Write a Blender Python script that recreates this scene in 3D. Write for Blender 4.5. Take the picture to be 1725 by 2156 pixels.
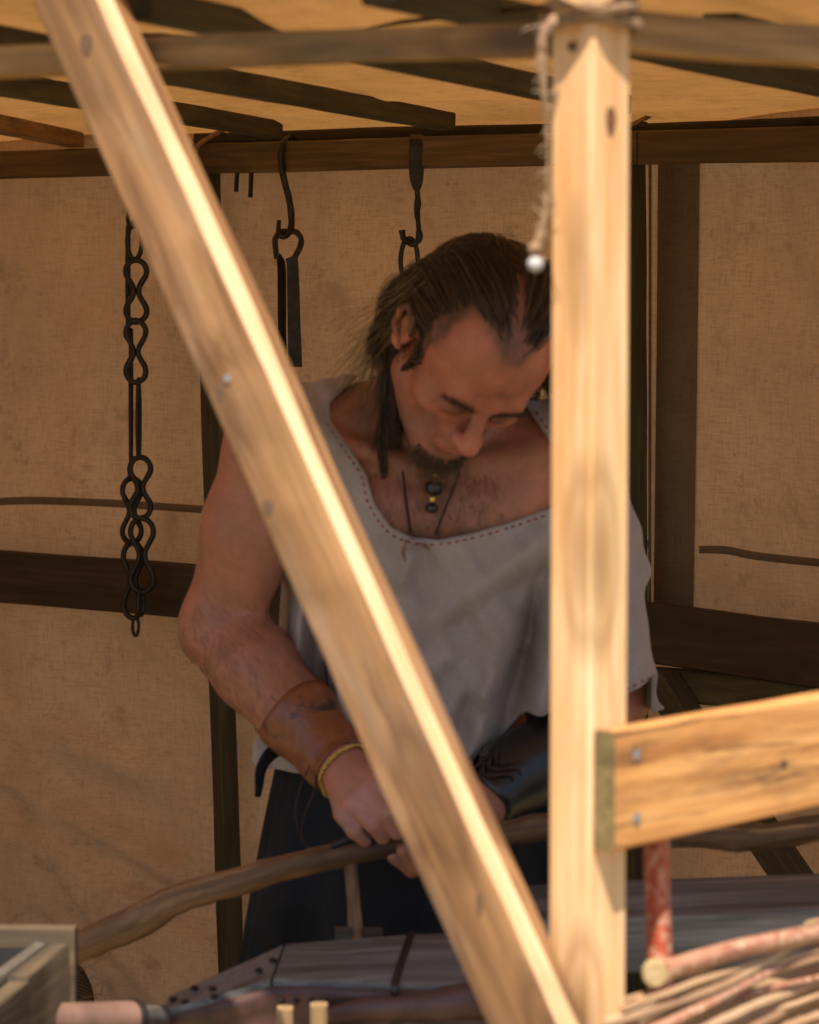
import bpy, bmesh, math, random
import numpy as np
from mathutils import Vector, Matrix
from mathutils.bvhtree import BVHTree

for o in list(bpy.data.objects): bpy.data.objects.remove(o)
SC = bpy.context.scene
COL = SC.collection
rnd = random.Random(7)
RS = np.random.RandomState(11)

# ------------------------------------------------------------------ camera
CAMZ = 1.62; PITCH = 538.0/7000.0; FPX = 7000.0          # focal length in picture units (width 1725)
cam = bpy.data.cameras.new('camera'); camo = bpy.data.objects.new('camera', cam); COL.objects.link(camo)
camo.location = (0, 0, CAMZ); camo.rotation_euler = (math.pi/2 - math.atan(PITCH), 0, 0)
cam.sensor_fit = 'VERTICAL'; cam.sensor_height = 36; cam.sensor_width = 36
cam.lens = 36*FPX/2156*1.0
cam.clip_start = .05; cam.clip_end = 3000
cam.dof.use_dof = True; cam.dof.focus_distance = 5.1; cam.dof.aperture_fstop = 8.0
SC.camera = camo
SC.render.resolution_x = 819; SC.render.resolution_y = 1024

# ------------------------------------------------------------------ light
SUN_EL = math.radians(60); SUN_AZ = math.radians(-4)      # azimuth measured from straight behind the camera, to the right
tosun = Vector((math.sin(SUN_AZ)*math.cos(SUN_EL), -math.cos(SUN_AZ)*math.cos(SUN_EL), math.sin(SUN_EL)))
w = bpy.data.worlds.new('World'); SC.world = w; w.use_nodes = True
nt = w.node_tree; bg = nt.nodes['Background']
sky = nt.nodes.new('ShaderNodeTexSky'); sky.sky_type = 'NISHITA'; sky.sun_disc = False
sky.sun_elevation = SUN_EL; sky.sun_rotation = math.pi - SUN_AZ
nt.links.new(sky.outputs[0], bg.inputs[0]); bg.inputs[1].default_value = 0.085
sl = bpy.data.lights.new('sun', 'SUN'); sl.energy = 4.6; sl.angle = math.radians(.5); sl.color = (1, .90, .74)
so = bpy.data.objects.new('sun', sl); COL.objects.link(so); so.location = (0, -3, 8)
so.rotation_euler = (-tosun).to_track_quat('-Z', 'Y').to_euler()
vs = SC.view_settings; vs.view_transform = 'Standard'; vs.look = 'None'; vs.gamma = 1; vs.use_curve_mapping = False
vs.exposure = 0.95

# ------------------------------------------------------------------ helpers
ct, st = math.cos(math.atan(PITCH)), math.sin(math.atan(PITCH))
def W(px, py, Y):
    """survey helper: sight line through a picture point, met at distance Y from the camera"""
    a = (px - 862.5)/FPX; b = -(py - 1078.0)/FPX
    d = np.array([a, ct + b*st, -st + b*ct]); d = d*(Y/d[1])
    return np.array([d[0], d[1], d[2] + CAMZ])
V = lambda *a: np.array(a, float)
def nrm(v): v = np.asarray(v, float); return v/max(np.linalg.norm(v), 1e-9)

def vnoise(n, seed, smooth=3):
    r = np.random.RandomState(seed).randn(n)
    for _ in range(smooth): r = np.convolve(np.pad(r, 1, mode='edge'), [.25, .5, .25], 'valid')
    return r

def sharpen(me, deg=35):
    bm = bmesh.new(); bm.from_mesh(me)
    c = math.radians(deg)
    for f in bm.faces: f.smooth = True
    for e in bm.edges:
        if len(e.link_faces) == 2 and e.calc_face_angle(0) > c: e.smooth = False
    bm.to_mesh(me); bm.free()

def mkobj(name, verts, faces, mat, parent=None, loc=None, gco=None, smooth='auto', cols=None):
    verts = np.asarray(verts, float)
    loc = np.zeros(3) if loc is None else np.asarray(loc, float)
    me = bpy.data.meshes.new(name); me.from_pydata((verts - loc).tolist(), [], [list(map(int, f)) for f in faces] if not isinstance(faces, np.ndarray) else faces.tolist())
    if smooth == 'auto': sharpen(me)
    elif smooth: me.polygons.foreach_set('use_smooth', [True]*len(me.polygons))
    if gco is not None:
        a = me.attributes.new('gco', 'FLOAT_VECTOR', 'POINT'); a.data.foreach_set('vector', np.asarray(gco, np.float32).ravel())
    if cols is not None:
        a = me.attributes.new('Col', 'FLOAT_COLOR', 'POINT'); a.data.foreach_set('color', np.asarray(cols, np.float32).ravel())
    if mat: me.materials.append(mat)
    me.update()
    o = bpy.data.objects.new(name, me); COL.objects.link(o)
    if parent is not None:
        o.parent = parent
        o.location = loc - wloc(parent)
    else: o.location = loc
    return o
def wloc(o):
    p = np.array(o.location)
    while o.parent is not None:
        o = o.parent; p = p + np.array(o.location)
    return p
def empty(name, loc, label, cat, group=None):
    o = bpy.data.objects.new(name, None); COL.objects.link(o); o.location = loc; o.empty_display_size = .05
    return tag(o, label, cat, group)
def tag(o, label=None, cat=None, group=None, kind=None):
    if label: o['label'] = label
    if cat: o['category'] = cat
    if group: o['group'] = group
    if kind: o['kind'] = kind
    return o

def loft(name, rings, mat, parent=None, gco=None, caps=True, closed=True, smooth='auto', seams=False):
    n = len(rings[0]); m = len(rings)
    v = np.concatenate(rings); f = []
    for i in range(m - 1):
        for j in range(n if closed else n - 1):
            a = i*n + j; b = i*n + (j + 1) % n
            f.append((a, b, b + n, a + n))
    if caps and closed:
        f.append(tuple(range(n - 1, -1, -1))); f.append(tuple(range((m - 1)*n, m*n)))
    return mkobj(name, v, f, mat, parent, loc=rings[0].mean(0), gco=gco, smooth=smooth)

def beam(name, p0, p1, wd, ht, mat, parent=None, up=(0, 0, 1), bev=.003, irr=.0008, sec=None, seg=.04, seed=None):
    p0 = np.asarray(p0, float); p1 = np.asarray(p1, float)
    d = p1 - p0; L = np.linalg.norm(d); x = d/L
    s = nrm(np.cross(x, up)); u = np.cross(s, x)
    if sec is None:
        a, b, c = wd/2, ht/2, bev
        sec = [(-a + c, -b), (a - c, -b), (a, -b + c), (a, b - c), (a - c, b), (-a + c, b), (-a, b - c), (-a, -b + c)]
    n = max(2, int(L/seg)); seed = rnd.randint(0, 9999) if seed is None else seed
    rings = []; g = []
    N = [(vnoise(n + 1, seed + k), vnoise(n + 1, seed + 50 + k)) for k in range(len(sec))]
    w1, w2 = vnoise(n + 1, seed + 101, 12), vnoise(n + 1, seed + 102, 12)
    for i in range(n + 1):
        t = i/n; r = []
        for k, (aa, bb) in enumerate(sec):
            da = N[k][0][i]*irr + w1[i]*irr*2; db = N[k][1][i]*irr + w2[i]*irr*2
            r.append(p0 + d*t + s*(aa + da) + u*(bb + db)); g.append((L*t, aa, bb))
        rings.append(np.array(r))
    return loft(name, rings, mat, parent, g)

def catmull(pts, n):
    pts = np.asarray(pts, float); P = np.vstack([2*pts[0] - pts[1], pts, 2*pts[-1] - pts[-2]])
    out = []
    m = len(pts) - 1
    for i in range(m):
        k = max(1, int(round(n/m)))
        for j in range(k):
            t = j/k; a, b, c, d = P[i], P[i+1], P[i+2], P[i+3]
            out.append(.5*((2*b) + (-a + c)*t + (2*a - 5*b + 4*c - d)*t*t + (-a + 3*b - 3*c + d)*t**3))
    out.append(pts[-1]); return np.array(out)

def frames(path, closed=False):
    path = np.asarray(path); T = np.gradient(path, axis=0)
    if closed: T = np.roll(path, -1, 0) - np.roll(path, 1, 0)
    T /= np.maximum(np.linalg.norm(T, axis=1), 1e-9)[:, None]
    ref = V(0, 0, 1) if abs(T[0][2]) < .9 else V(1, 0, 0)
    s = nrm(np.cross(T[0], ref)); S = []
    for t in T:
        s = nrm(s - t*np.dot(s, t)); S.append(s)
    S = np.array(S); U = np.cross(S, T); return T, S, U

def tube(name, path, rad, mat, parent=None, nsec=8, noise=0., closed=False, seed=None, flat=(1, 1), smooth='auto', twist=0.):
    path = np.asarray(path, float); m = len(path)
    rad = np.full(m, rad) if np.isscalar(rad) else np.interp(np.linspace(0, 1, m), np.linspace(0, 1, len(rad)), rad)
    T, S, U = frames(path, closed)
    seed = rnd.randint(0, 9999) if seed is None else seed
    N = np.array([vnoise(m, seed + k, 2) for k in range(nsec)])
    N = (N + np.roll(N, 1, 0) + np.roll(N, -1, 0))/1.7
    rings = []; g = []; s = np.concatenate([[0], np.cumsum(np.linalg.norm(np.diff(path, axis=0), axis=1))])
    for i in range(m):
        r = []
        for k in range(nsec):
            a = 2*math.pi*k/nsec; rr = rad[i]*(1 + noise*N[k][i]); a2 = a + twist*s[i]
            x, y = math.cos(a)*rr*flat[0], math.sin(a)*rr*flat[1]
            X = x*math.cos(twist*s[i]) - y*math.sin(twist*s[i]); Yy = x*math.sin(twist*s[i]) + y*math.cos(twist*s[i])
            r.append(path[i] + S[i]*X + U[i]*Yy); g.append((s[i], x, y))
        rings.append(np.array(r))
    if closed:
        n = nsec; v = np.concatenate(rings); f = []
        for i in range(m):
            for j in range(n):
                f.append((i*n + j, i*n + (j+1) % n, ((i+1) % m)*n + (j+1) % n, ((i+1) % m)*n + j))
        return mkobj(name, v, f, mat, parent, loc=v.mean(0), gco=g, smooth=True)
    return loft(name, rings, mat, parent, g, smooth=smooth)

# ------------------------------------------------------------------ materials
def newmat(name):
    m = bpy.data.materials.new(name); m.use_nodes = True
    nt = m.node_tree; b = nt.nodes['Principled BSDF']; return m, nt, b
def N(nt, t, **kw):
    n = nt.nodes.new(t)
    for k, v in kw.items():
        if k in n.inputs: n.inputs[k].default_value = v
        else: setattr(n, k, v)
    return n
def ramp(nt, src, stops):
    r = nt.nodes.new('ShaderNodeValToRGB'); e = r.color_ramp.elements
    while len(e) < len(stops): e.new(.5)
    for k, (p, c) in enumerate(stops):
        e[k].position = p; e[k].color = (*c, 1) if len(c) == 3 else c
    nt.links.new(src, r.inputs[0]); return r.outputs[0]
def mixc(nt, a, b, f, mode='MIX'):
    m = nt.nodes.new('ShaderNodeMix'); m.data_type = 'RGBA'; m.blend_type = mode
    for s, i in ((f, 0), (a, 6), (b, 7)):
        if hasattr(s, 'is_linked') or hasattr(s, 'links'): nt.links.new(s, m.inputs[i])
        else: m.inputs[i].default_value = s if i == 0 else (*s, 1)
    return m.outputs[2]
def math_(nt, op, a, b=None, c=None):
    m = nt.nodes.new('ShaderNodeMath'); m.operation = op
    for i, s in enumerate((a, b, c)):
        if s is None: continue
        if hasattr(s, 'links'): nt.links.new(s, m.inputs[i])
        else: m.inputs[i].default_value = s
    return m.outputs[0]
def coords(nt, attr='gco', scale=(1, 1, 1), rand=True):
    a = nt.nodes.new('ShaderNodeAttribute'); a.attribute_name = attr
    oi = nt.nodes.new('ShaderNodeObjectInfo')
    sc = N(nt, 'ShaderNodeVectorMath', operation='SCALE'); nt.links.new(oi.outputs['Random'], sc.inputs[3])
    sc.inputs[0].default_value = (7.3, 3.1, 5.7)
    ad = N(nt, 'ShaderNodeVectorMath', operation='ADD'); nt.links.new(a.outputs['Vector'], ad.inputs[0])
    if rand: nt.links.new(sc.outputs[0], ad.inputs[1])
    mp = N(nt, 'ShaderNodeMapping'); mp.inputs['Scale'].default_value = scale; nt.links.new(ad.outputs[0], mp.inputs[0])
    return mp.outputs[0]
def noise(nt, vec, scale, detail=4, rough=.55, dist=0.):
    n = N(nt, 'ShaderNodeTexNoise', Scale=scale, Detail=detail, Roughness=rough, Distortion=dist)
    nt.links.new(vec, n.inputs['Vector']); return n.outputs[0]
def bump(nt, b, h, strength, dist):
    n = N(nt, 'ShaderNodeBump', Strength=strength, Distance=dist); nt.links.new(h, n.inputs['Height']); nt.links.new(n.outputs[0], b.inputs['Normal'])

def wood(name, light, mid, dark, stain=(.05, .04, .03), stain_amt=.35, rough=.65, knots=.5, grain=1., bumpd=.0012, spec=.3, patch=None):
    m, nt, b = newmat(name)
    v1 = coords(nt, scale=(1.6, 26*grain, 26*grain)); v2 = coords(nt, scale=(5, 120*grain, 120*grain)); v3 = coords(nt, scale=(2.2, 9, 9)); vk = coords(nt, scale=(2.6, 9, 9))
    n1 = noise(nt, v1, 1, 4, .6, .6); n2 = noise(nt, v2, 1, 3, .6); n3 = noise(nt, v3, 1.3, 5, .62)
    c = ramp(nt, n1, [(.25, dark), (.48, mid), (.72, light)])
    c = mixc(nt, c, mixc(nt, c, dark, .55), ramp(nt, n2, [(.42, (1, 1, 1)), (.6, (0, 0, 0))]))
    c = mixc(nt, c, stain, math_(nt, 'MULTIPLY', ramp(nt, n3, [(.52, (0, 0, 0)), (.74, (1, 1, 1))]), stain_amt))
    if patch:
        np_ = noise(nt, coords(nt, scale=(6, 52, 52)), 1., 4, .65, .6)
        c = mixc(nt, c, patch, ramp(nt, np_, [(.53, (0, 0, 0)), (.66, (.85, .85, .85))]))
    vo = N(nt, 'ShaderNodeTexVoronoi', Scale=1.); vo.inputs['Randomness'].default_value = 1; nt.links.new(vk, vo.inputs['Vector'])
    kn = ramp(nt, vo.outputs['Distance'], [(.05, (1, 1, 1)), (.16, (.35, .35, .35)), (.2, (.55, .55, .55)), (.27, (0, 0, 0))])
    c = mixc(nt, c, tuple(x*.42 for x in dark), math_(nt, 'MULTIPLY', kn, knots))
    nt.links.new(c, b.inputs['Base Color']); b.inputs['Roughness'].default_value = rough; b.inputs['Specular IOR Level'].default_value = spec
    bump(nt, b, math_(nt, 'ADD', n2, math_(nt, 'MULTIPLY', n1, 1.5)), .5, bumpd)
    return m

M = {}
M['pine'] = wood('fresh_pine', (.79, .56, .34), (.72, .475, .255), (.60, .30, .11), (.48, .19, .05), .6, .6, .9)
M['pine_orange'] = wood('oiled_pine', (.78, .43, .17), (.66, .32, .105), (.36, .14, .04), (.07, .03, .018), .95, .6, .9, patch=(.075, .032, .018))
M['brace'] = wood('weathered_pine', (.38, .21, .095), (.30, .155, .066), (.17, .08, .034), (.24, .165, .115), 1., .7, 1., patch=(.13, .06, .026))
M['sunlit_edge'] = wood('painted_sun_edge', (.66, .47, .28), (.56, .37, .20), (.42, .25, .12), (.4, .25, .12), .5, .55, .5)  # paler wood for the brace edge, sunlight put into the colour
M['purlin'] = wood('brown_pine', (.43, .24, .085), (.33, .175, .058), (.17, .085, .028), (.04, .026, .015), .7, .7, .9)
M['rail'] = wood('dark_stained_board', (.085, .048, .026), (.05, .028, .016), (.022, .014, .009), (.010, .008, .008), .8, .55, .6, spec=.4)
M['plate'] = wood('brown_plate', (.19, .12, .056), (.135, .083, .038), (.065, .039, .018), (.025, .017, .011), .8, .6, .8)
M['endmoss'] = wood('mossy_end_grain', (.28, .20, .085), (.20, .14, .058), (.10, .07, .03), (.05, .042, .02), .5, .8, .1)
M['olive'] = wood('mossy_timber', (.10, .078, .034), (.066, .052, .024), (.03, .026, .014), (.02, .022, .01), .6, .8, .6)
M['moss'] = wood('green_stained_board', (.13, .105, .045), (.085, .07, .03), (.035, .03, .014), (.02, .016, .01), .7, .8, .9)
M['greywood'] = wood('weathered_grey_board', (.27, .265, .25), (.185, .18, .168), (.062, .058, .052), (.03, .02, .016), .6, .55, .3, spec=.5)
M['boxwood'] = wood('pale_crate_board', (.14, .10, .06), (.10, .07, .042), (.045, .032, .02), (.05, .038, .03), .8, .7, .5)
M['peg'] = wood('pale_peg', (.36, .25, .14), (.30, .20, .10), (.2, .12, .06), (.2, .12, .06), .4, .7, .2)
M['branch'] = wood('peeled_branch', (.36, .19, .085), (.21, .103, .044), (.05, .028, .015), (.022, .014, .010), 1., .6, .9, grain=.8, bumpd=.004, patch=(.46, .27, .13))
M['stick'] = wood('wattle_stick', (.58, .41, .26), (.48, .31, .18), (.28, .15, .08), (.16, .07, .035), .7, .6, .5)
M['endgrain'] = wood('cut_end', (.55, .43, .25), (.45, .33, .17), (.3, .21, .1), (.14, .12, .06), .5, .8, .1)

def redbark(name, ca, cb, cc, lent):
    m, nt, b = newmat(name); v = coords(nt, scale=(40, 40, 40)); v2 = coords(nt, scale=(9, 60, 60))
    n = noise(nt, v, 2.6, 5, .7); n2 = noise(nt, v2, 1, 4)
    c = ramp(nt, n2, [(.3, ca), (.5, cb), (.75, cc)])
    c = mixc(nt, c, lent, ramp(nt, n, [(.50, (0, 0, 0)), (.64, (.85, .85, .85))]))
    nt.links.new(c, b.inputs['Base Color']); b.inputs['Roughness'].default_value = .5; bump(nt, b, n, .5, .002); return m
M['red'] = redbark('red_bark', (.20, .03, .014), (.40, .065, .025), (.50, .13, .055), (.55, .36, .25))
M['pinkbark'] = redbark('pale_red_bark', (.17, .06, .035), (.36, .15, .09), (.46, .24, .15), (.55, .38, .26))

def canvas(name, base, trans, tf, stainamt=.5):
    m, nt, b = newmat(name)
    tc = nt.nodes.new('ShaderNodeTexCoord')
    def mp(s):
        p = N(nt, 'ShaderNodeMapping'); p.inputs['Scale'].default_value = s; nt.links.new(tc.outputs['Object'], p.inputs[0]); return p.outputs[0]
    blot = noise(nt, mp((1, 1, 1)), 7.5, 6, .7)
    big = noise(nt, mp((1, 1, 1)), 3.5, 7, .72); fine = noise(nt, mp((1, 1, 1)), 95, 3, .75); streak = noise(nt, mp((1.6, 1.6, 1)), 3.0, 6, .7)
    hx = noise(nt, mp((330, 330, 26)), 1, 2, .7); hz = noise(nt, mp((26, 26, 330)), 1, 2, .7)
    spots = noise(nt, mp((1, 1, 1)), 13, 5, .75)
    c = ramp(nt, big, [(.3, tuple(x*.80 for x in base)), (.52, base), (.75, tuple(min(1, x*1.12) for x in base))])
    c = mixc(nt, c, tuple(x*.72 for x in base), ramp(nt, streak, [(.5, (0, 0, 0)), (.8, (stainamt,)*3)]))
    c = mixc(nt, c, tuple(x*.42 for x in base), ramp(nt, spots, [(.60, (0, 0, 0)), (.73, (stainamt,)*3)]))
    c = mixc(nt, c, tuple(x*.5 for x in base), ramp(nt, blot, [(.57, (0, 0, 0)), (.70, (stainamt*.8,)*3)]))
    weave = math_(nt, 'ADD', hx, hz)
    c = mixc(nt, c, tuple(x*.66 for x in base), ramp(nt, math_(nt, 'MULTIPLY', weave, .5), [(.30, (1,)*3), (.52, (0, 0, 0))]))
    c = mixc(nt, c, tuple(x*.3 for x in base), ramp(nt, fine, [(.62, (0, 0, 0)), (.78, (.7,)*3)]))
    nt.links.new(c, b.inputs['Base Color']); b.inputs['Roughness'].default_value = .9; b.inputs['Specular IOR Level'].default_value = .1
    tr = nt.nodes.new('ShaderNodeBsdfTranslucent'); nt.links.new(mixc(nt, c, trans, 1., 'MULTIPLY'), tr.inputs[0])
    mx = nt.nodes.new('ShaderNodeMixShader'); mx.inputs[0].default_value = tf
    out = nt.nodes['Material Output']; nt.links.new(b.outputs[0], mx.inputs[1]); nt.links.new(tr.outputs[0], mx.inputs[2]); nt.links.new(mx.outputs[0], out.inputs[0])
    bn = N(nt, 'ShaderNodeBump', Strength=.35, Distance=.001); nt.links.new(weave, bn.inputs['Height']); nt.links.new(bn.outputs[0], b.inputs['Normal'])
    return m
M['canvas'] = canvas('wall_canvas', (.61, .40, .26), (1, .84, .60), .32, .75)
M['roofcanvas'] = canvas('roof_canvas', (.50, .30, .145), (1, .78, .46), .25, .45)
M['flap'] = canvas('grey_flap', (.20, .145, .09), (1, .9, .7), .2)
M['seam'] = canvas('seam_band', (.20, .15, .105), (1, .9, .7), .25)

def simple(name, col, rough=.6, metal=0., nscale=30, var=.3, bumpd=0., spec=.4, col2=None):
    m, nt, b = newmat(name); tc = nt.nodes.new('ShaderNodeTexCoord')
    n = noise(nt, tc.outputs['Object'], nscale, 5, .6)
    c = ramp(nt, n, [(.3, col2 or tuple(x*(1 - var) for x in col)), (.7, tuple(min(1, x*(1 + var)) for x in col))])
    nt.links.new(c, b.inputs['Base Color']); b.inputs['Roughness'].default_value = rough; b.inputs['Metallic'].default_value = metal
    b.inputs['Specular IOR Level'].default_value = spec
    if bumpd: bump(nt, b, n, .6, bumpd)
    return m
M['iron'] = simple('forged_iron', (.022, .018, .016), .45, .4, 60, .6, .0015, .5, )
M['steel'] = simple('steel', (.35, .33, .31), .4, .8, 40, .3)
M['tray'] = simple('blued_tray', (.012, .018, .026), .35, .4, 12, .5)
M['copper'] = simple('copper_pipe', (.20, .115, .09), .5, .25, 18, .3, .0006, .5)
M['leather'] = simple('bellows_leather', (.075, .033, .027), .45, 0, 22, .5, .002, .5)
M['bracer'] = simple('tan_leather', (.40, .145, .04), .42, 0, 42, .2, .0012, .5)
def mk_bracer():
    m, nt, b = newmat('scuffed_tan_leather'); tc = nt.nodes.new('ShaderNodeTexCoord'); v = tc.outputs['Object']
    a = noise(nt, v, 17, 5, .62, .4); c1 = noise(nt, v, 60, 4, .7); c2 = noise(nt, v, 190, 3, .6)
    c = ramp(nt, c1, [(.3, (.14, .040, .015)), (.6, (.22, .066, .023)), (.8, (.29, .11, .055))])
    c = mixc(nt, c, (.018, .014, .016), ramp(nt, a, [(.55, (0, 0, 0)), (.62, (.92, .92, .92))]))
    nt.links.new(c, b.inputs['Base Color']); b.inputs['Roughness'].default_value = .4; bump(nt, b, math_(nt, 'ADD', c2, c1), .5, .0015); return m
M['bracer'] = mk_bracer()
M['blackleather'] = simple('black_leather', (.014, .012, .012), .35, 0, 30, .4, .0015, .5)
M['apron'] = simple('navy_apron', (.011, .0125, .016), .85, 0, 9, .5, .002, .2)
M['linen'] = None
M['cord'] = simple('dark_cord', (.035, .018, .012), .8)
M['rope'] = simple('hemp_rope', (.24, .145, .08), .9, 0, 90, .4, .002)
M['gold'] = simple('brass', (.55, .36, .10), .35, .9, 80, .3)
M['stitch'] = simple('red_thread', (.23, .055, .05), .9)
M['white'] = simple('pale_bead', (.42, .40, .40), .85, 0, 10, .15)
M['burlap'] = None
M['trousers'] = simple('brown_trousers', (.05, .04, .03), .9)
M['boot'] = simple('brown_boot', (.06, .035, .02), .6)
M['ground'] = None

def mk_ground():
    m, nt, b = newmat('dry_ground'); tc = nt.nodes.new('ShaderNodeTexCoord')
    n = noise(nt, tc.outputs['Object'], 1.3, 8, .7); n2 = noise(nt, tc.outputs['Object'], 25, 6, .7)
    c = ramp(nt, n, [(.35, (.20, .17, .08)), (.5, (.30, .24, .13)), (.65, (.36, .28, .17))])
    c = mixc(nt, c, (.14, .11, .06), ramp(nt, n2, [(.45, (0, 0, 0)), (.7, (.8, .8, .8))]))
    nt.links.new(c, b.inputs['Base Color']); b.inputs['Roughness'].default_value = .95; bump(nt, b, n2, .6, .02); return m
M['ground'] = mk_ground()

def mk_linen():
    m, nt, b = newmat('linen'); tc = nt.nodes.new('ShaderNodeTexCoord')
    n = noise(nt, tc.outputs['Object'], 9, 6, .65); w1 = noise(nt, tc.outputs['Object'], 420, 2, .6)
    sp = noise(nt, tc.outputs['Object'], 34, 4, .7)
    c = ramp(nt, n, [(.3, (.285, .235, .212)), (.55, (.335, .28, .257)), (.8, (.375, .32, .298))])
    c = mixc(nt, c, (.17, .14, .12), ramp(nt, sp, [(.68, (0, 0, 0)), (.80, (.35, .35, .35))]))
    c = mixc(nt, c, (.24, .2, .18), ramp(nt, w1, [(.3, (.6, .6, .6)), (.5, (0, 0, 0))]))
    nt.links.new(c, b.inputs['Base Color']); b.inputs['Roughness'].default_value = .9; b.inputs['Specular IOR Level'].default_value = .15
    b.inputs['Sheen Weight'].default_value = .15
    bump(nt, b, math_(nt, 'ADD', w1, math_(nt, 'MULTIPLY', n, 2.)), .35, .0015); return m
M['linen'] = mk_linen()

def mk_skin():
    m, nt, b = newmat('skin'); a = nt.nodes.new('ShaderNodeAttribute'); a.attribute_name = 'Col'
    tc = nt.nodes.new('ShaderNodeTexCoord')
    n = noise(nt, tc.outputs['Object'], 28, 5, .65); n2 = noise(nt, tc.outputs['Object'], 330, 3, .6); n3 = noise(nt, tc.outputs['Object'], 21, 6, .72)
    c = mixc(nt, a.outputs[0], (.58, .20, .14), ramp(nt, n, [(.45, (0, 0, 0)), (.72, (.42, .42, .42))]))
    c = mixc(nt, c, mixc(nt, c, (.10, .055, .04), .45), ramp(nt, n3, [(.46, (0, 0, 0)), (.70, (.65, .65, .65))]))
    nt.links.new(c, b.inputs['Base Color']); b.inputs['Roughness'].default_value = .48; b.inputs['Specular IOR Level'].default_value = .4
    b.inputs['Subsurface Weight'].default_value = .12; b.inputs['Subsurface Radius'].default_value = (.6, .25, .12); b.inputs['Subsurface Scale'].default_value = .006
    bump(nt, b, math_(nt, 'ADD', n2, math_(nt, 'MULTIPLY', n3, 1.5)), .38, .0016); return m
M['skin'] = mk_skin()
def mk_hair():
    m, nt, b = newmat('hair'); a = nt.nodes.new('ShaderNodeAttribute'); a.attribute_name = 'Col'
    nt.links.new(a.outputs[0], b.inputs['Base Color']); b.inputs['Roughness'].default_value = .42; b.inputs['Specular IOR Level'].default_value = .45
    return m
M['hair'] = mk_hair()
def mk_burlap():
    m, nt, b = newmat('burlap'); a = nt.nodes.new('ShaderNodeAttribute'); a.attribute_name = 'gco'
    def wv(sc, ang):
        mp = N(nt, 'ShaderNodeMapping'); mp.inputs['Rotation'].default_value = (0, 0, ang); nt.links.new(a.outputs['Vector'], mp.inputs[0])
        wn = N(nt, 'ShaderNodeTexWave', Scale=sc, Distortion=1.5, Detail=2.); wn.inputs['Detail Scale'].default_value = 3; nt.links.new(mp.outputs[0], wn.inputs[0]); return wn.outputs['Fac']
    x = wv(62, .35); y = wv(62, .35 + math.pi/2)
    k = math_(nt, 'MULTIPLY', x, y)
    c = ramp(nt, k, [(.02, (.05, .03, .016)), (.3, (.20, .135, .075)), (.8, (.36, .26, .15))])
    nt.links.new(c, b.inputs['Base Color']); b.inputs['Roughness'].default_value = .95; bump(nt, b, k, 1., .004); return m
M['burlap'] = mk_burlap()

# ------------------------------------------------------------------ ground
def ground():
    n = 60; xs = np.concatenate([[-900, -300, -100, -40, -15], np.linspace(-6, 6, 25), [15, 40, 100, 300, 900]]); ys = np.concatenate([[-900, -300, -100, -40, -15], np.linspace(-4, 12, 33), [25, 60, 150, 400, 900]])
    v = []; f = []
    for j, y in enumerate(ys):
        for i, x in enumerate(xs):
            near = abs(x) < 6 and -4 < y < 12
            v.append((x, y, (RS.rand() - .6)*.03 if near else -.01))
    k = len(xs)
    for j in range(len(ys) - 1):
        for i in range(k - 1): f.append((j*k + i, j*k + i + 1, (j+1)*k + i + 1, (j+1)*k + i))
    tag(mkobj('ground', v, f, M['ground'], smooth=True), kind='structure')
ground()

# ------------------------------------------------------------------ plan of the stall
POST = V(.1485, 2.740)                            # front corner post
LDIR = nrm(V(-.83, .56)); RDIR = nrm(V(.66, .75)) # the two open front sides run back from the corner
WB = [V(-1.46, 6.50), V(-.36, 5.77), V(.37, 5.18), V(1.05, 4.18)]   # back side, three bays (timber line)
def outn(a, b): d = nrm(b - a); return V(-d[1], d[0])*-1 if False else V(d[1], -d[0])*-1
def wallpt(px, k=None):
    """meet the sight column px with the back side in plan"""
    s = (px - 862.5)/FPX
    best = None
    for i in range(3):
        a, b = WB[i], WB[i+1]; d = b - a
        t = (s*a[1] - a[0])/(d[0] - s*d[1])
        if (i == 0 or t >= 0) and (i == 2 or t <= 1): best = a + d*t
        if (i == k): return a + d*t
    return best

frame = empty('timber_frame', (POST[0], POST[1], 0), 'rough pine timber frame of the open market stall around the man', 'stall frame')

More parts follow.
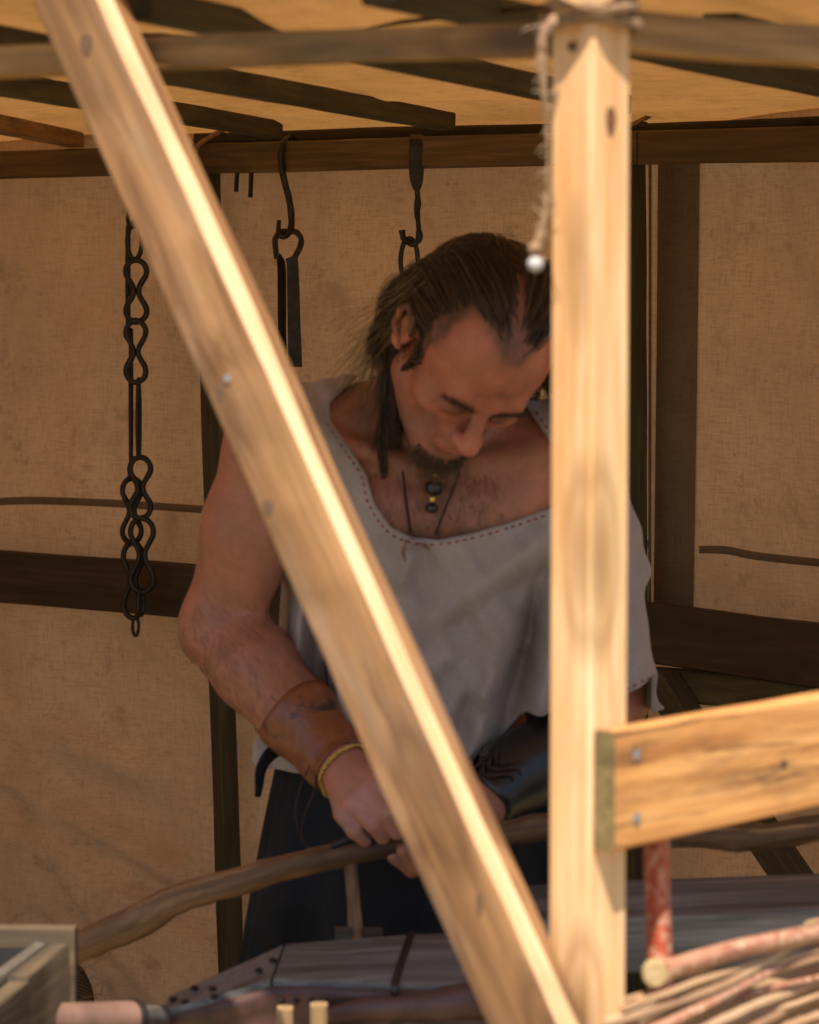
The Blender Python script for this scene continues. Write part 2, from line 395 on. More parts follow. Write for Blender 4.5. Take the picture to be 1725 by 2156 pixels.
# ---- canvas wall: three bays, wrinkled
def canvas_wall():
    off = .055
    pts = []
    seglen = [np.linalg.norm(WB[i+1] - WB[i]) for i in range(3)]
    nx = []
    for i in range(3):
        n = int(seglen[i]/.018)
        for j in range(n): nx.append((i, j/n))
    nx.append((2, 1.))
    nz = 104; v = []; g = []
    Z = np.linspace(.02, 1.86, nz)
    wr = []
    # wrinkles: ridge lines in picture terms (start, end, width m, height m)
    for (x0, y0, x1, y1, wd, am) in [(0, 1660, 330, 1850, .03, .016), (0, 1760, 430, 2060, .045, .022), (-60, 1500, 260, 1640, .04, .010), (120, 1880, 330, 2130, .035, .016), (40, 1950, 180, 2130, .03, -.014),
                                (0, 1700, 160, 2000, .03, -.014), (10, 1300, 60, 1700, .05, .012), (160, 700, 120, 1150, .05, .006), (1180, 420, 1120, 700, .05, .006), (1640, 350, 1700, 600, .05, .008), (1480, 1820, 1470, 1930, .02, .008), (560, 1500, 640, 1700, .05, .01), (260, 1320, 430, 1480, .03, .008), (300, 2050, 460, 2110, .03, .012)]:
        p0 = wallpt(x0); p1 = wallpt(x1); wr.append((W(x0, y0, p0[1]), W(x1, y1, p1[1]), wd, am))
    for (i, t) in nx:
        a, b = WB[i], WB[i+1]; p = a + (b - a)*t
        d = nrm(b - a); on = V(-d[1], d[0])
        if on[1] < 0: on = -on
        # soften corner
        s = sum(seglen[:i]) + seglen[i]*t
        for z in Z:
            bulge = .012*math.sin(s*5.1 + z*1.3) + .008*math.sin(s*11 + z*3.7 + 1) + .006*math.sin(z*9 + s*2)
            q = V(p[0], p[1], z); dd = 0
            for (w0, w1, wd, am) in wr:
                e = w1 - w0; tt = np.clip(np.dot(q - w0, e)/np.dot(e, e), 0, 1); r = np.linalg.norm((q - w0 - e*tt)[[0, 2]])
                dd += 2.7*am*math.exp(-(r/(wd*.75))**2)
            edge = min(1, (1.86 - z)/.12)
            o = off + max(-.026, (1.5*bulge - dd)*edge)
            v.append((p[0] + on[0]*o, p[1] + on[1]*o, z)); g.append((s, z, 0))
    f = []
    for i in range(len(nx) - 1):
        for j in range(nz - 1): f.append((i*nz + j, (i+1)*nz + j, (i+1)*nz + j + 1, i*nz + j + 1))
    root = empty('canvas_wall', (0, 5.7, 0), 'tan stained canvas cloth hung as the back wall of the stall', 'canvas wall')
    o = mkobj('cloth', v, f, M['canvas'], root, loc=(0, 5.5, 0), gco=g, smooth=True)
    bv = BVHTree.FromPolygons([tuple(x) for x in v], f)
    camp = Vector((0, 0, CAMZ))
    def hit(px, py, lift=.004):
        d = Vector(W(px, py, 1.0)) - camp; d.normalize(); h = bv.ray_cast(camp, d)
        return np.array(h[0]) - np.array(d)*lift if h[0] is not None else W(px, py, 5.6)
    def band(name, top, bot, mat, n=40, lift=.004, stitches=False):
        T = catmull([V(x, y, 0) for x, y in top], n); B = catmull([V(x, y, 0) for x, y in bot], n)
        vv = []; ff = []; gg = []
        for k in range(len(T)):
            for q in range(4):
                p = T[k]*(1 - q/3) + B[k]*q/3
                vv.append(hit(p[0], p[1], lift if q in (1, 2) else lift*.4)); gg.append((k*.01, q*.01, 0))
        for k in range(len(T) - 1):
            for q in range(3): ff.append((k*4 + q, (k+1)*4 + q, (k+1)*4 + q + 1, k*4 + q + 1))
        mkobj(name, vv, ff, mat, root, loc=vv[0], gco=gg, smooth=True)
    band('seam', [(-70, 1052), (60, 1046), (200, 1050), (330, 1058), (700, 1085), (1100, 1118), (1330, 1135), (1365, 1138)], [(-70, 1068), (60, 1062), (200, 1066), (330, 1074), (700, 1101), (1100, 1134), (1330, 1151), (1365, 1153)], M['seam'], 120)
    band('seam', [(1472, 1149), (1530, 1150), (1600, 1163), (1760, 1180)], [(1472, 1165), (1530, 1167), (1600, 1180), (1760, 1197)], M['seam'], 40)
    band('flap', [(1386, 325), (1382, 800), (1376, 1290)], [(1474, 325), (1468, 800), (1460, 1290)], M['flap'], 40, .012)
    band('seam', [(1366, 330), (1366, 700), (1365, 1290)], [(1372, 330), (1372, 700), (1371, 1290)], M['seam'], 30)
canvas_wall()
def side_blocker():  # out-of-view cloth added to dim the ambient light inside
    a, b = WB[0] + V(-.03, .04), V(-1.60, 3.93); v = []; f = []; nx, nz = 60, 40
    for i in range(nx):
        for j in range(nz):
            p = a + (b - a)*i/(nx - 1); z = .02 + 1.84*j/(nz - 1); v.append((p[0] + .02*math.sin(i*.5 + z*2), p[1], z))
    for i in range(nx - 1):
        for j in range(nz - 1): f.append((i*nz + j, (i+1)*nz + j, (i+1)*nz + j + 1, i*nz + j + 1))
    r = empty('ambient_blocker', (-1.6, 5.2, 0), 'unseen canvas added at the left end to cut the ambient light', 'curtain')
    mkobj('cloth', v, f, M['canvas'], r, loc=(-1.6, 5.2, 0), smooth=True)
side_blocker()

# ---- canvas roof resting on the rafters
def canvas_roof():
    P = lambda p, z: V(p[0], p[1], z)
    corner = POST + V(-.005, -.045)
    Lend = POST + LDIR*2.05 + V(-.035, -.05); Rend = POST + RDIR*1.6 + V(.03, -.02)
    back = [p + V(.04, .06) for p in WB]
    # ruled patch: front polyline to back polyline
    fr = catmull([P(Lend, 0), P(POST + LDIR*1.2 + V(-.035, -.05), 0), P(POST + LDIR*.5 + V(-.035, -.05), 0), P(corner, 0), P(POST + RDIR*.5 + V(.02, -.03), 0), P(Rend, 0)], 100)
    bl = []
    ss = np.linspace(0, 1, len(fr)); L = np.concatenate([[0], np.cumsum([np.linalg.norm(back[i+1] - back[i]) for i in range(3)])]); L /= L[-1]
    for s in ss: bl.append(V(np.interp(s, L, [b[0] for b in back]), np.interp(s, L, [b[1] for b in back]), 0))
    nv = 70; v = []; f = []
    for i in range(len(fr)):
        for j in range(nv):
            t = j/(nv - 1); p = fr[i]*(1 - t) + bl[i]*t
            z = 1.852 + .006*math.sin(p[0]*13 + p[1]*3.7) + .005*math.sin(p[0]*5 - p[1]*6 + 1) + .004*math.sin(p[1]*17 + p[0]*8)
            e = min(1, (1 - t)/.14); z -= (1 - e)**2*.022
            z += (1 - min(1, t/.18))*.026; z -= (1 - min(1, t/.03))*.052*math.exp(-(np.linalg.norm(p[:2] - corner)/.05)**2)
            v.append((p[0], p[1], z))
    for i in range(len(fr) - 1):
        for j in range(nv - 1): f.append((i*nv + j, (i+1)*nv + j, (i+1)*nv + j + 1, i*nv + j + 1))
    root = empty('canvas_roof', (0, 4.2, 1.86), 'pale canvas cloth stretched over the rafters as the roof', 'canvas roof')
    mkobj('cloth', v, f, M['roofcanvas'], root, loc=(0, 4.2, 1.86), smooth=True)
    # faint seam line sewn across the roof cloth
    path = catmull([W(280, 44, 3.42), W(600, 58, 3.42), W(820, 40, 3.25), W(1000, 20, 3.12), W(1150, 5, 3.03)], 60)
    path[:, 2] = 1.845
    tube('seam', path, .0025, M['cord'], root, 5)
canvas_roof()

# ---- timbers
def P3(xy, z): return V(xy[0], xy[1], z)
# front corner post, set diagonally
post = beam('post', P3(POST, -.05), P3(POST, 1.858), .0465, .0465, M['pine'], frame, up=(.70, -.72, 0), bev=.0025, irr=.0003, seg=.05)
post['label'] = 'fresh pale pine front corner post in the sun'
def nail(px, py, Y, n, r=.004, parent=post, mat=None):
    p = W(px, py, Y); n = nrm(n); path = np.array([p - n*.003, p + n*.0005, p + n*.0012])
    return tube('nail', path, [r, r, r*.6], mat or M['steel'], parent, 8)
nail(1277, 448, 2.728, (.7, -.7, 0), .0045, post, M['white'])
# left plate under the rafters
pl0 = POST + LDIR*.02; 
beam('plate', P3(POST + LDIR*.030, 1.7995), P3(POST + LDIR*2.0, 1.7995), .030, .029, M['purlin'], frame)
# right plate
beam('plate', P3(POST + RDIR*.030, 1.806), P3(POST + RDIR*1.55, 1.806), .030, .034, M['purlin'], frame)
# other front posts, beyond the picture
beam('post', P3(POST + LDIR*2.02, -.05), P3(POST + LDIR*2.02, 1.85), .045, .045, M['pine'], frame, up=(.7, -.7, 0))
beam('post', P3(POST + RDIR*1.57, -.05), P3(POST + RDIR*1.57, 1.85), .045, .045, M['pine'], frame, up=(.7, -.7, 0))
# brace on the left side: waney edge towards the sun
def brace():
    n_out = nrm(V(LDIR[1]*-1, LDIR[0], 0)); 
    if n_out[1] > 0: n_out = -n_out
    def pt(px, py):
        s = (px - 862.5)/FPX; a = POST + n_out[:2]*.045; d = LDIR
        t = (s*a[1] - a[0])/(d[0] - s*d[1]); q = a + d*t; return W(px, py, q[1])
    p0 = pt(1172, 2240); p1 = pt(142, -60)
    x = nrm(p1 - p0); s = nrm(np.cross(x, n_out)); # s: in-plane perpendicular
    # section coords: a along side (= x cross up), b along up (= n_out)
    hw, ht = .0370, .0165
    sgn = 1 if s[0] > 0 else -1
    sec = [(-hw + .003, -ht), (hw - .008, -ht), (hw, -ht + .006), (hw, ht - .0105), (hw - .0090, ht - .0008), (hw - .0105, ht), (-hw + .003, ht), (-hw, ht - .003), (-hw, -ht + .003)]
    if sgn < 0: sec = [(-a, b) for a, b in sec][::-1]
    o = beam('brace', p0, p1, 0, 0, M['brace'], frame, up=n_out, sec=sec, irr=.0012, seg=.03, seed=77)
    o['label'] = 'weathered diagonal brace with a waney edge painted paler as if sunlit'
    o.data.materials.append(M['sunlit_edge']); ns = len(sec)  # chamfer faces coloured paler to paint in the sunlit strip
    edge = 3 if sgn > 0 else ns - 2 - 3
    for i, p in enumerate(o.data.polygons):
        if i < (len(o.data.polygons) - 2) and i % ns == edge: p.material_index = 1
    for (px, py, r) in [(503, 797, .0040)]:
        p = pt(px, py) + n_out*(ht + .0003); nn = tube('nail', np.array([p - n_out*.004, p + n_out*.0006, p + n_out*.0016]), [r, r, r*.5], M['steel'], o, 8)
brace()
# rail on the right, nailed to the post
def right_rail():
    n_out = nrm(V(RDIR[1], -RDIR[0], 0))
    base = POST + n_out[:2]*(.0233 + .0112)
    a = P3(base - RDIR*.0225, 0); 
    z0 = (W(1258, 1665, a[1])[2])
    p0 = V(a[0], a[1], z0); p1 = P3(base + RDIR*1.5, z0)
    o = beam('rail', p0, p1, .022, .0985, M['pine_orange'], frame, bev=.003, irr=.0006, seed=40)
    o['label'] = 'orange sunlit rail with scorched streaks nailed to the front post'
    o.data.materials.append(M['endmoss']); o.data.polygons[len(o.data.polygons) - 2].material_index = 1
    for dz in (.027, -.026):
        p = V(*(base + RDIR*.006), z0 + dz) + n_out*.0112
        tube('nail', np.array([p - n_out*.003, p + n_out*.001, p + n_out*.002]), [.0055, .0055, .003], M['steel'], o, 8)
    e = V(-RDIR[0], -RDIR[1], 0)
right_rail()
def knots(beamname, label_start, spots, mat):
    for o in frame.children:
        if o.name.split('.')[0] == beamname and o.get('label', '').startswith(label_start):
            me = o.data; L = wloc(o); co = np.array([v.co for v in me.vertices]) + L; bv = BVHTree.FromPolygons([tuple(p) for p in co], [tuple(p.vertices) for p in me.polygons])
            for (px, py, a, b) in spots:
                d = Vector(W(px, py, 1.) - V(0, 0, CAMZ)).normalized(); h = bv.ray_cast(Vector((0, 0, CAMZ)), d)
                if h[0] is None: continue
                p, n = np.array(h[0]), nrm(h[1]); n = n if n[1] < 0 else -n; x = nrm(np.cross(n, V(0, 0, 1))); z = np.cross(x, n); sc_ = p[1]/FPX; v = []; f = []; K = 18
                for j, (rr, lift) in enumerate(((1., .0003), (.72, .0009), (.45, .0006), (.18, .0010))):
                    for k in range(K):
                        t = 2*math.pi*k/K; w_ = 1 + .08*math.sin(3*t + j); v.append(p + n*lift + x*(math.cos(t)*rr*a*sc_*w_) + z*(math.sin(t)*rr*b*sc_*w_))
                for j in range(3):
                    for k in range(K): f.append((j*K + k, j*K + (k+1) % K, (j+1)*K + (k+1) % K, (j+1)*K + k))
                f.append(tuple(range(3*K, 4*K)))
                mkobj('knot', v, f, mat, o, loc=v[0], smooth=True, gco=[(q*.5, rr_, .1) for q, rr_ in zip(np.linspace(0, .1, len(v)), np.repeat([.0, .02, .05, .09], K))])
M['knot'] = wood('pine_knot', (.30, .14, .06), (.20, .085, .035), (.10, .04, .018), (.05, .025, .015), .5, .6, 0.)
M['knotdark'] = wood('weathered_knot', (.20, .12, .07), (.14, .08, .045), (.07, .04, .025), (.04, .025, .02), .5, .7, 0.)
knots('post', 'fresh', [(1286, 255, 16, 32), (1206, 98, 16, 12)], M['knot'])
knots('brace', 'weathered', [(565, 1068, 14, 18), (182, 95, 16, 24), (462, 826, 10, 20), (1010, 1900, 9, 30)], M['knotdark'])
knots('rail', 'orange', [(1336, 1588, 8, 22), (1650, 1608, 13, 9)], M['knotdark'])
# back side: top plates, cap boards, rails, posts
def bp(px, py, dy=0., k=None):
    q = wallpt(px, k); return W(px, py, q[1] + dy)
def backbeam(name, k, x0, y0a, y0b, x1, y1a, y1b, th, mat, dy=0., label=None, bev=.003):
    a0, a1 = bp(x0, y0a, dy, k), bp(x0, y0b, dy, k); b0, b1 = bp(x1, y1a, dy, k), bp(x1, y1b, dy, k)
    ha = a0[2] - a1[2]; hb = b0[2] - b1[2]
    c0 = (a0 + a1)/2; c1 = (b0 + b1)/2
    o = beam(name, c0, c1, th, (ha + hb)/2, mat, frame, bev=bev)
    if label: o['label'] = label
    return o
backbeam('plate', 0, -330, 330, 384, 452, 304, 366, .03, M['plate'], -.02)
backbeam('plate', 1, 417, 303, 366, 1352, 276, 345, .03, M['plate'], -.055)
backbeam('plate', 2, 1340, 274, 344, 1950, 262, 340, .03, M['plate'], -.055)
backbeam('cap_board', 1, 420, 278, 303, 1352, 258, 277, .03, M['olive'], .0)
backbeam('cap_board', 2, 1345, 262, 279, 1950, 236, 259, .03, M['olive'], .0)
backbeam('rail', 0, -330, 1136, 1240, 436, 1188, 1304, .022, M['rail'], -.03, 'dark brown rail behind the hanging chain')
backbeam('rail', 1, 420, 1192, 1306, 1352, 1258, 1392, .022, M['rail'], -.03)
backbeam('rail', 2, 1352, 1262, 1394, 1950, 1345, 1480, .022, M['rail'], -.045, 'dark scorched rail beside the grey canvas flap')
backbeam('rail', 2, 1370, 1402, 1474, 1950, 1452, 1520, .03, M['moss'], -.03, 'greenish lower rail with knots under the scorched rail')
def backpost(x0, y0, x1, y1, wpx, dy, k):
    p0, p1 = bp(x0, y0, dy, k), bp(x1, y1, dy, k); d = (p0 - p1)
    p1 = p1 - d*((p1[2] + .02)/d[2]); wd = wpx*p0[1]/FPX
    return beam('post', p1, p0, wd, wd, M['olive'], frame, up=(.55, -.83, 0), bev=.002)
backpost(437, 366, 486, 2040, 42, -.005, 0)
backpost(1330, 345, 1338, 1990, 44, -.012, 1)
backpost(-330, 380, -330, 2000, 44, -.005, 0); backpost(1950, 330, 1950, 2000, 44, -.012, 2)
# diagonal brace at the right rear
def rear_brace():
    p0 = bp(1395, 1440, -.085, 2); p1 = bp(1790, 2030, -.085, 2)
    o = beam('brace', p0, p1, .050, .035, M['olive'], frame, up=nrm(V(-.8, -.55, 0)), bev=.002)
    o['label'] = 'grey green diagonal brace low at the right rear'
rear_brace()
# rafters
def rafter(x0, y0, x1, y1, z=1.8285, mat='olive', ext=(0, 0), label=None, zf=None):
    def g(px, py, z=z):
        a = W(px, py, 1.0); t = (z - CAMZ)/(a[2] - CAMZ); return V(a[0]*t, a[1]*t, z)
    a, b = g(x0, y0), g(x1, y1, zf or z); d = nrm(b - a)
    o = beam('rafter', a - d*ext[0], b + d*ext[1], .034, .027, M[mat], frame, bev=.002, irr=.0005)
    if label: o['label'] = label
    return o
rafter(900, 249, 330, 146, ext=(.12, .60))
rafter(1130, 183, 285, 6, ext=(.36, 0), zf=1.848)
rafter(1725, 176, 800, -22, ext=(.5, 0), zf=1.848)
rafter(490, 258, 0, 176, ext=(.28, .5))
rafter(190, 300, 0, 262, z=1.829, mat='purlin', ext=(.05, .7), label='orange brown rafter lit through the canvas')
rafter(2050, 176, 1700, 100, ext=(.1, .3))
# ropes and lashings on the frame
def lash(name, px, py, Y, R, turns, mat, label, cat):
    c = W(px, py, Y); path = []
    for k in range(turns*14 + 1):
        a = 2*math.pi*k/14; r = R*(1 + .12*math.sin(a*2.3)); path.append(c + V(math.cos(a)*r, math.sin(a)*r, (k/(turns*14) - .5)*.022 + .004*math.sin(a*1.7)))
    tag(tube(name, path, .0042, mat, None, 6, .15), label, cat)
lash('rope_lashing', 1243, 38, 2.74, .038, 3, M['rope'], 'knotted rope lashed around the top of the front post', 'rope')

# ------------------------------------------------------------------ implicit surfaces for the figure
class Field:
    def __init__(s, lo, hi, h):
        s.lo = np.asarray(lo, float); s.h = h; s.n = np.ceil((np.asarray(hi) - s.lo)/h).astype(int) + 1
        s.F = np.full(s.n, 1., np.float32)
    def block(s, lo, hi):
        a = np.clip(np.floor((lo - s.lo)/s.h).astype(int), 0, s.n); b = np.clip(np.ceil((hi - s.lo)/s.h).astype(int) + 1, 0, s.n)
        if np.any(b <= a): return None
        sl = tuple(slice(a[i], b[i]) for i in range(3))
        ax = [(s.lo[i] + s.h*np.arange(a[i], b[i])).astype(np.float32) for i in range(3)]
        return sl, ax[0][:, None, None], ax[1][None, :, None], ax[2][None, None, :]
    def put(s, fn, lo, hi, k, op='add'):
        m = k + 3*s.h; r = s.block(np.asarray(lo) - m, np.asarray(hi) + m)
        if r is None: return
        sl, x, y, z = r; d = fn(x, y, z).astype(np.float32); f = s.F[sl]
        if op == 'add':
            if k > 0:
                hh = np.maximum(k - np.abs(f - d), 0)/k; s.F[sl] = np.minimum(f, d) - hh*hh*k*.25
            else: s.F[sl] = np.minimum(f, d)
        else:
            d = -d
            if k > 0:
                hh = np.maximum(k - np.abs(f - d), 0)/k; s.F[sl] = np.maximum(f, d) + hh*hh*k*.25
            else: s.F[sl] = np.maximum(f, d)
    def cap(s, a, b, ra, rb, k=.02, op='add'):
        a = np.asarray(a, float); b = np.asarray(b, float); d = b - a; L2 = max(float(d @ d), 1e-9)
        def fn(x, y, z):
            t = np.clip(((x - a[0])*d[0] + (y - a[1])*d[1] + (z - a[2])*d[2])/L2, 0, 1)
            return np.sqrt((x - a[0] - d[0]*t)**2 + (y - a[1] - d[1]*t)**2 + (z - a[2] - d[2]*t)**2) - (ra + (rb - ra)*t)
        r = max(ra, rb); s.put(fn, np.minimum(a, b) - r, np.maximum(a, b) + r, k, op)
    def ell(s, c, r, k=.02, op='add', R=None):
        c = np.asarray(c, float); r = np.asarray(r, float); R = np.eye(3) if R is None else R
        ext = np.sqrt(((R*r[None, :])**2).sum(1))
        def fn(x, y, z):
            X, Yy, Z = x - c[0], y - c[1], z - c[2]
            q = [R[0, i]*X + R[1, i]*Yy + R[2, i]*Z for i in range(3)]
            k0 = np.sqrt(sum((q[i]/r[i])**2 for i in range(3))); k1 = np.sqrt(sum((q[i]/r[i]**2)**2 for i in range(3)))
            return k0*(k0 - 1)/np.maximum(k1, 1e-6)
        s.put(fn, c - ext, c + ext, k, op)
    def chain(s, pts, rads, k=.02, op='add'):
        for i in range(len(pts) - 1): s.cap(pts[i], pts[i+1], rads[i], rads[i+1], k, op)
    def mesh(s):
        F = s.F; S = (F < 0)
        n = F.shape; c = np.zeros((n[0]-1, n[1]-1, n[2]-1), np.uint8)
        for i in (0, 1):
            for j in (0, 1):
                for k in (0, 1): c += S[i:n[0]-1+i, j:n[1]-1+j, k:n[2]-1+k]
        act = np.argwhere((c > 0) & (c < 8)); idx = np.full(c.shape, -1, np.int32); idx[tuple(act.T)] = np.arange(len(act))
        pos = np.zeros((len(act), 3)); cnt = np.zeros(len(act))
        cor = {}
        for i in (0, 1):
            for j in (0, 1):
                for k in (0, 1): cor[(i, j, k)] = F[act[:, 0]+i, act[:, 1]+j, act[:, 2]+k]
        for a in cor:
            for ax in range(3):
                if a[ax] == 0:
                    b = list(a); b[ax] = 1; b = tuple(b); va, vb = cor[a], cor[b]; m = (va < 0) != (vb < 0)
                    t = np.where(m, va/np.where(m, va - vb, 1), 0)
                    p = np.array(a, float)[None, :].repeat(len(act), 0); p[:, ax] += t
                    pos[m] += p[m]; cnt[m] += 1
        pos = (act + pos/np.maximum(cnt, 1)[:, None])*s.h + s.lo
        faces = []
        for ax in range(3):
            sl0 = [slice(None)]*3; sl1 = [slice(None)]*3; sl0[ax] = slice(0, -1); sl1[ax] = slice(1, None)
            e = np.argwhere(S[tuple(sl0)] != S[tuple(sl1)]); o1, o2 = (ax + 1) % 3, (ax + 2) % 3
            ok = (e[:, o1] > 0) & (e[:, o2] > 0) & (e[:, o1] < n[o1]-1) & (e[:, o2] < n[o2]-1); e = e[ok]
            ins = S[tuple(e.T)]
            q = []
            for (d1, d2) in ((-1, -1), (0, -1), (0, 0), (-1, 0)):
                g = e.copy(); g[:, o1] += d1; g[:, o2] += d2; q.append(idx[tuple(g.T)])
            q = np.stack(q, 1); q[~ins] = q[~ins][:, ::-1]
            faces.append(q)
        faces = np.concatenate(faces); faces = faces[(faces >= 0).all(1)]
        return pos, faces

def rotm(a, b, c):
    ca, sa, cb, sb, cc, sc = math.cos(a), math.sin(a), math.cos(b), math.sin(b), math.cos(c), math.sin(c)
    Rx = np.array([[1, 0, 0], [0, ca, -sa], [0, sa, ca]]); Ry = np.array([[cb, 0, sb], [0, 1, 0], [-sb, 0, cb]]); Rz = np.array([[cc, -sc, 0], [sc, cc, 0], [0, 0, 1]])
    return Ry @ Rx @ Rz

# ---- skeleton of the man: standing, bowed over his work
HR = rotm(*[math.radians(q) for q in (48, 40, 35)]); HC = W(988, 740, 3.90)
hl = lambda x, y, z: HC + HR @ np.array([x, y, z])
NB = W(915, 885, 4.06)                                   # base of the neck
SR = W(577, 935, 4.00); ER = W(462, 1320, 4.03); WR = W(738, 1634, 3.885)     # his right arm (bare)
SL = W(1188, 985, 4.02); EL = W(1296, 1470, 4.06); WL = W(1010, 1700, 3.90)   # his left arm
PEL = W(905, 1740, 4.11)
person = empty('person', (PEL[0], PEL[1], 0), 'man in a loose linen tunic bowed over a wooden pole, long hair hanging', 'person')

def torso(F, inf=0., k=.05):
    F.ell(W(895, 1170, 4.10), V(.145, .100, .19) + inf, k)
    F.ell(W(895, 1440, 4.13), V(.12, .085, .20) + inf, k)
    F.ell(W(900, 1690, 4.12), V(.15, .10, .14) + inf, k)
    F.cap(NB + V(0, .01, .0), SR + V(.02, .01, .01), .056 + inf, .050 + inf, k)
    F.cap(NB + V(0, .01, .0), SL + V(-.02, .01, .01), .056 + inf, .050 + inf, k)
    F.ell(W(780, 1085, 4.005), V(.088, .052, .072) + inf, .04); F.ell(W(1045, 1085, 4.005), V(.088, .052, .072) + inf, .04)
    F.ell(SR + V(.012, 0, -.01), V(.062, .062, .064) + inf, .04); F.ell(SL + V(-.012, 0, -.01), V(.062, .062, .064) + inf, .04)

def fingers(F, data, k=.006):
    for pts, rr in data: F.cap(W(*pts[0]), W(*pts[1]), rr[0], rr[1], .012)
    for pts, rr in data: F.chain([W(*p) for p in pts[1:]], rr[1:], .0035)
RF = [  # his right hand: palm rays and curled fingers
    ([(718, 1624, 3.86), (727, 1712, 3.812), (748, 1748, 3.795), (768, 1769, 3.80)], [.022, .0135, .0105, .0085]),
    ([(722, 1622, 3.86), (748, 1692, 3.802), (787, 1732, 3.782), (806, 1762, 3.792)], [.022, .0145, .0115, .0092]),
    ([(728, 1618, 3.86), (772, 1670, 3.798), (818, 1712, 3.776), (836, 1752, 3.785)], [.022, .0150, .0118, .0095]),
    ([(732, 1612, 3.86), (796, 1650, 3.80), (846, 1692, 3.778), (862, 1738, 3.786)], [.022, .0145, .0115, .0092]),
    ([(735, 1620, 3.87), (790, 1660, 3.85), (835, 1712, 3.84), (855, 1745, 3.83)], [.018, .016, .0125, .0105])]
LF = [  # his left hand under the pole
    ([(1000, 1705, 3.90), (918, 1800, 3.85), (868, 1828, 3.825), (829, 1803, 3.812)], [.022, .0135, .0105, .0083]),
    ([(1000, 1702, 3.90), (925, 1778, 3.84), (885, 1822, 3.812), (850, 1790, 3.80)], [.022, .0145, .0115, .0088]),
    ([(1000, 1700, 3.90), (938, 1762, 3.83), (905, 1810, 3.80), (880, 1780, 3.785)], [.022, .0150, .0118, .0092]),
    ([(1000, 1696, 3.90), (950, 1748, 3.825), (925, 1800, 3.80), (905, 1772, 3.78)], [.022, .0145, .0115, .009]),
    ([(1000, 1695, 3.89), (965, 1725, 3.82), (935, 1728, 3.785), (905, 1732, 3.775)], [.020, .016, .0125, .0105])]

def arms(F):
    mid = (SR + ER)/2
    F.chain([SR, SR*.55 + ER*.45 + V(-.002, -.008, 0), ER], [.056, .0505, .0435], .03)
    F.ell(SR*.5 + ER*.5 + V(.008, -.018, 0), V(.036, .036, .085), .03)
    d = WR - ER
    F.chain([ER, ER + d*.28, ER + d*.6, ER + d*.88, WR], [.044, .0475, .041, .0315, .029], .03)
    d2 = WL - EL
    F.chain([SL, (SL + EL)/2 + V(.02, .02, 0), EL], [.050, .038, .036], .03); F.chain([EL, EL + d2*.3, EL + d2*.65, WL], [.036, .043, .039, .029], .03)
    fingers(F, RF, .010); fingers(F, LF, .010)

def head(F):
    E = lambda c, r, k=.02, op='add', R=None: F.ell(hl(*c), r, k, op, HR if R is None else HR @ R)
    C = lambda a, b, ra, rb, k=.015, op='add': F.cap(hl(*a), hl(*b), ra, rb, k, op)
    C((0, .03, -.01), tuple(HR.T @ (NB - HC)), .056, .064, .04)
    E((0, .012, .045), (.077, .098, .088), .02)
    E((0, -.030, .052), (.066, .060, .058), .03)
    E((0, -.040, -.030), (.058, .052, .075), .03)
    C((-.036, -.081, .029), (.036, -.081, .029), .0140, .0140, .018)
    for s in (-1, 1):
        E((s*.046, -.058, -.012), (.022, .024, .019), .022)
        C((s*.052, -.004, -.055), (s*.014, -.074, -.094), .021, .018, .03)
        E((s*.032, -.104, .008), (.023, .020, .0140), .012, 'sub')
        E((s*.031, -.0805, .006), (.0155, .0135, .0125), .005)
        C((s*.021, -.092, .004), (s*.044, -.085, .0045), .0030, .0026, .003)     # upper lid edge
        E((s*.013, -.106, -.020), (.0085, .012, .008), .006)
        # ear
        E((s*.079, .014, .002), (.008, .017, .029), .010)
        pr = [(s*.083, -.002, .012), (s*.088, .008, .031), (s*.092, .024, .030), (s*.093, .032, .012), (s*.090, .026, -.010), (s*.083, .012, -.026), (s*.080, .003, -.024)]
        for a, b in zip(pr[:-1], pr[1:]): C(a, b, .0042, .0042, .004)
        E((s*.090, .012, .002), (.0075, .0105, .0155), .005, 'sub')
    E((0, -.080, -.092), (.020, .018, .017), .02)
    E((0, -.094, -.048), (.028, .012, .020), .012)
    C((0, -.0905, .024), (0, -.1195, -.014), .0085, .0108, .008)
    E((0, -.1195, -.0175), (.0120, .0120, .0100), .007)
    for s in (-1, 1): E((s*.0075, -.112, -.0245), (.0038, .0065, .0035), .003, 'sub')
    E((0, -.1015, -.0455), (.021, .007, .0048), .004); E((0, -.1005, -.0550), (.018, .008, .0058), .004)
    for s in (-1, 1): C((0, -.1065, -.0502), (s*.020, -.1000, -.0508), .0018, .0010, .002, 'sub')
    for s in (-1, 1): C((s*.016, -.101, -.024), (s*.030, -.089, -.050), .0025, .002, .012, 'sub'); E((s*.043, -.070, -.045), (.014, .012, .020), .02, 'sub')
    for s in (-1, 1): C((s*.006, -.0935, .026), (s*.010, -.0945, .040), .0016, .001, .004, 'sub')

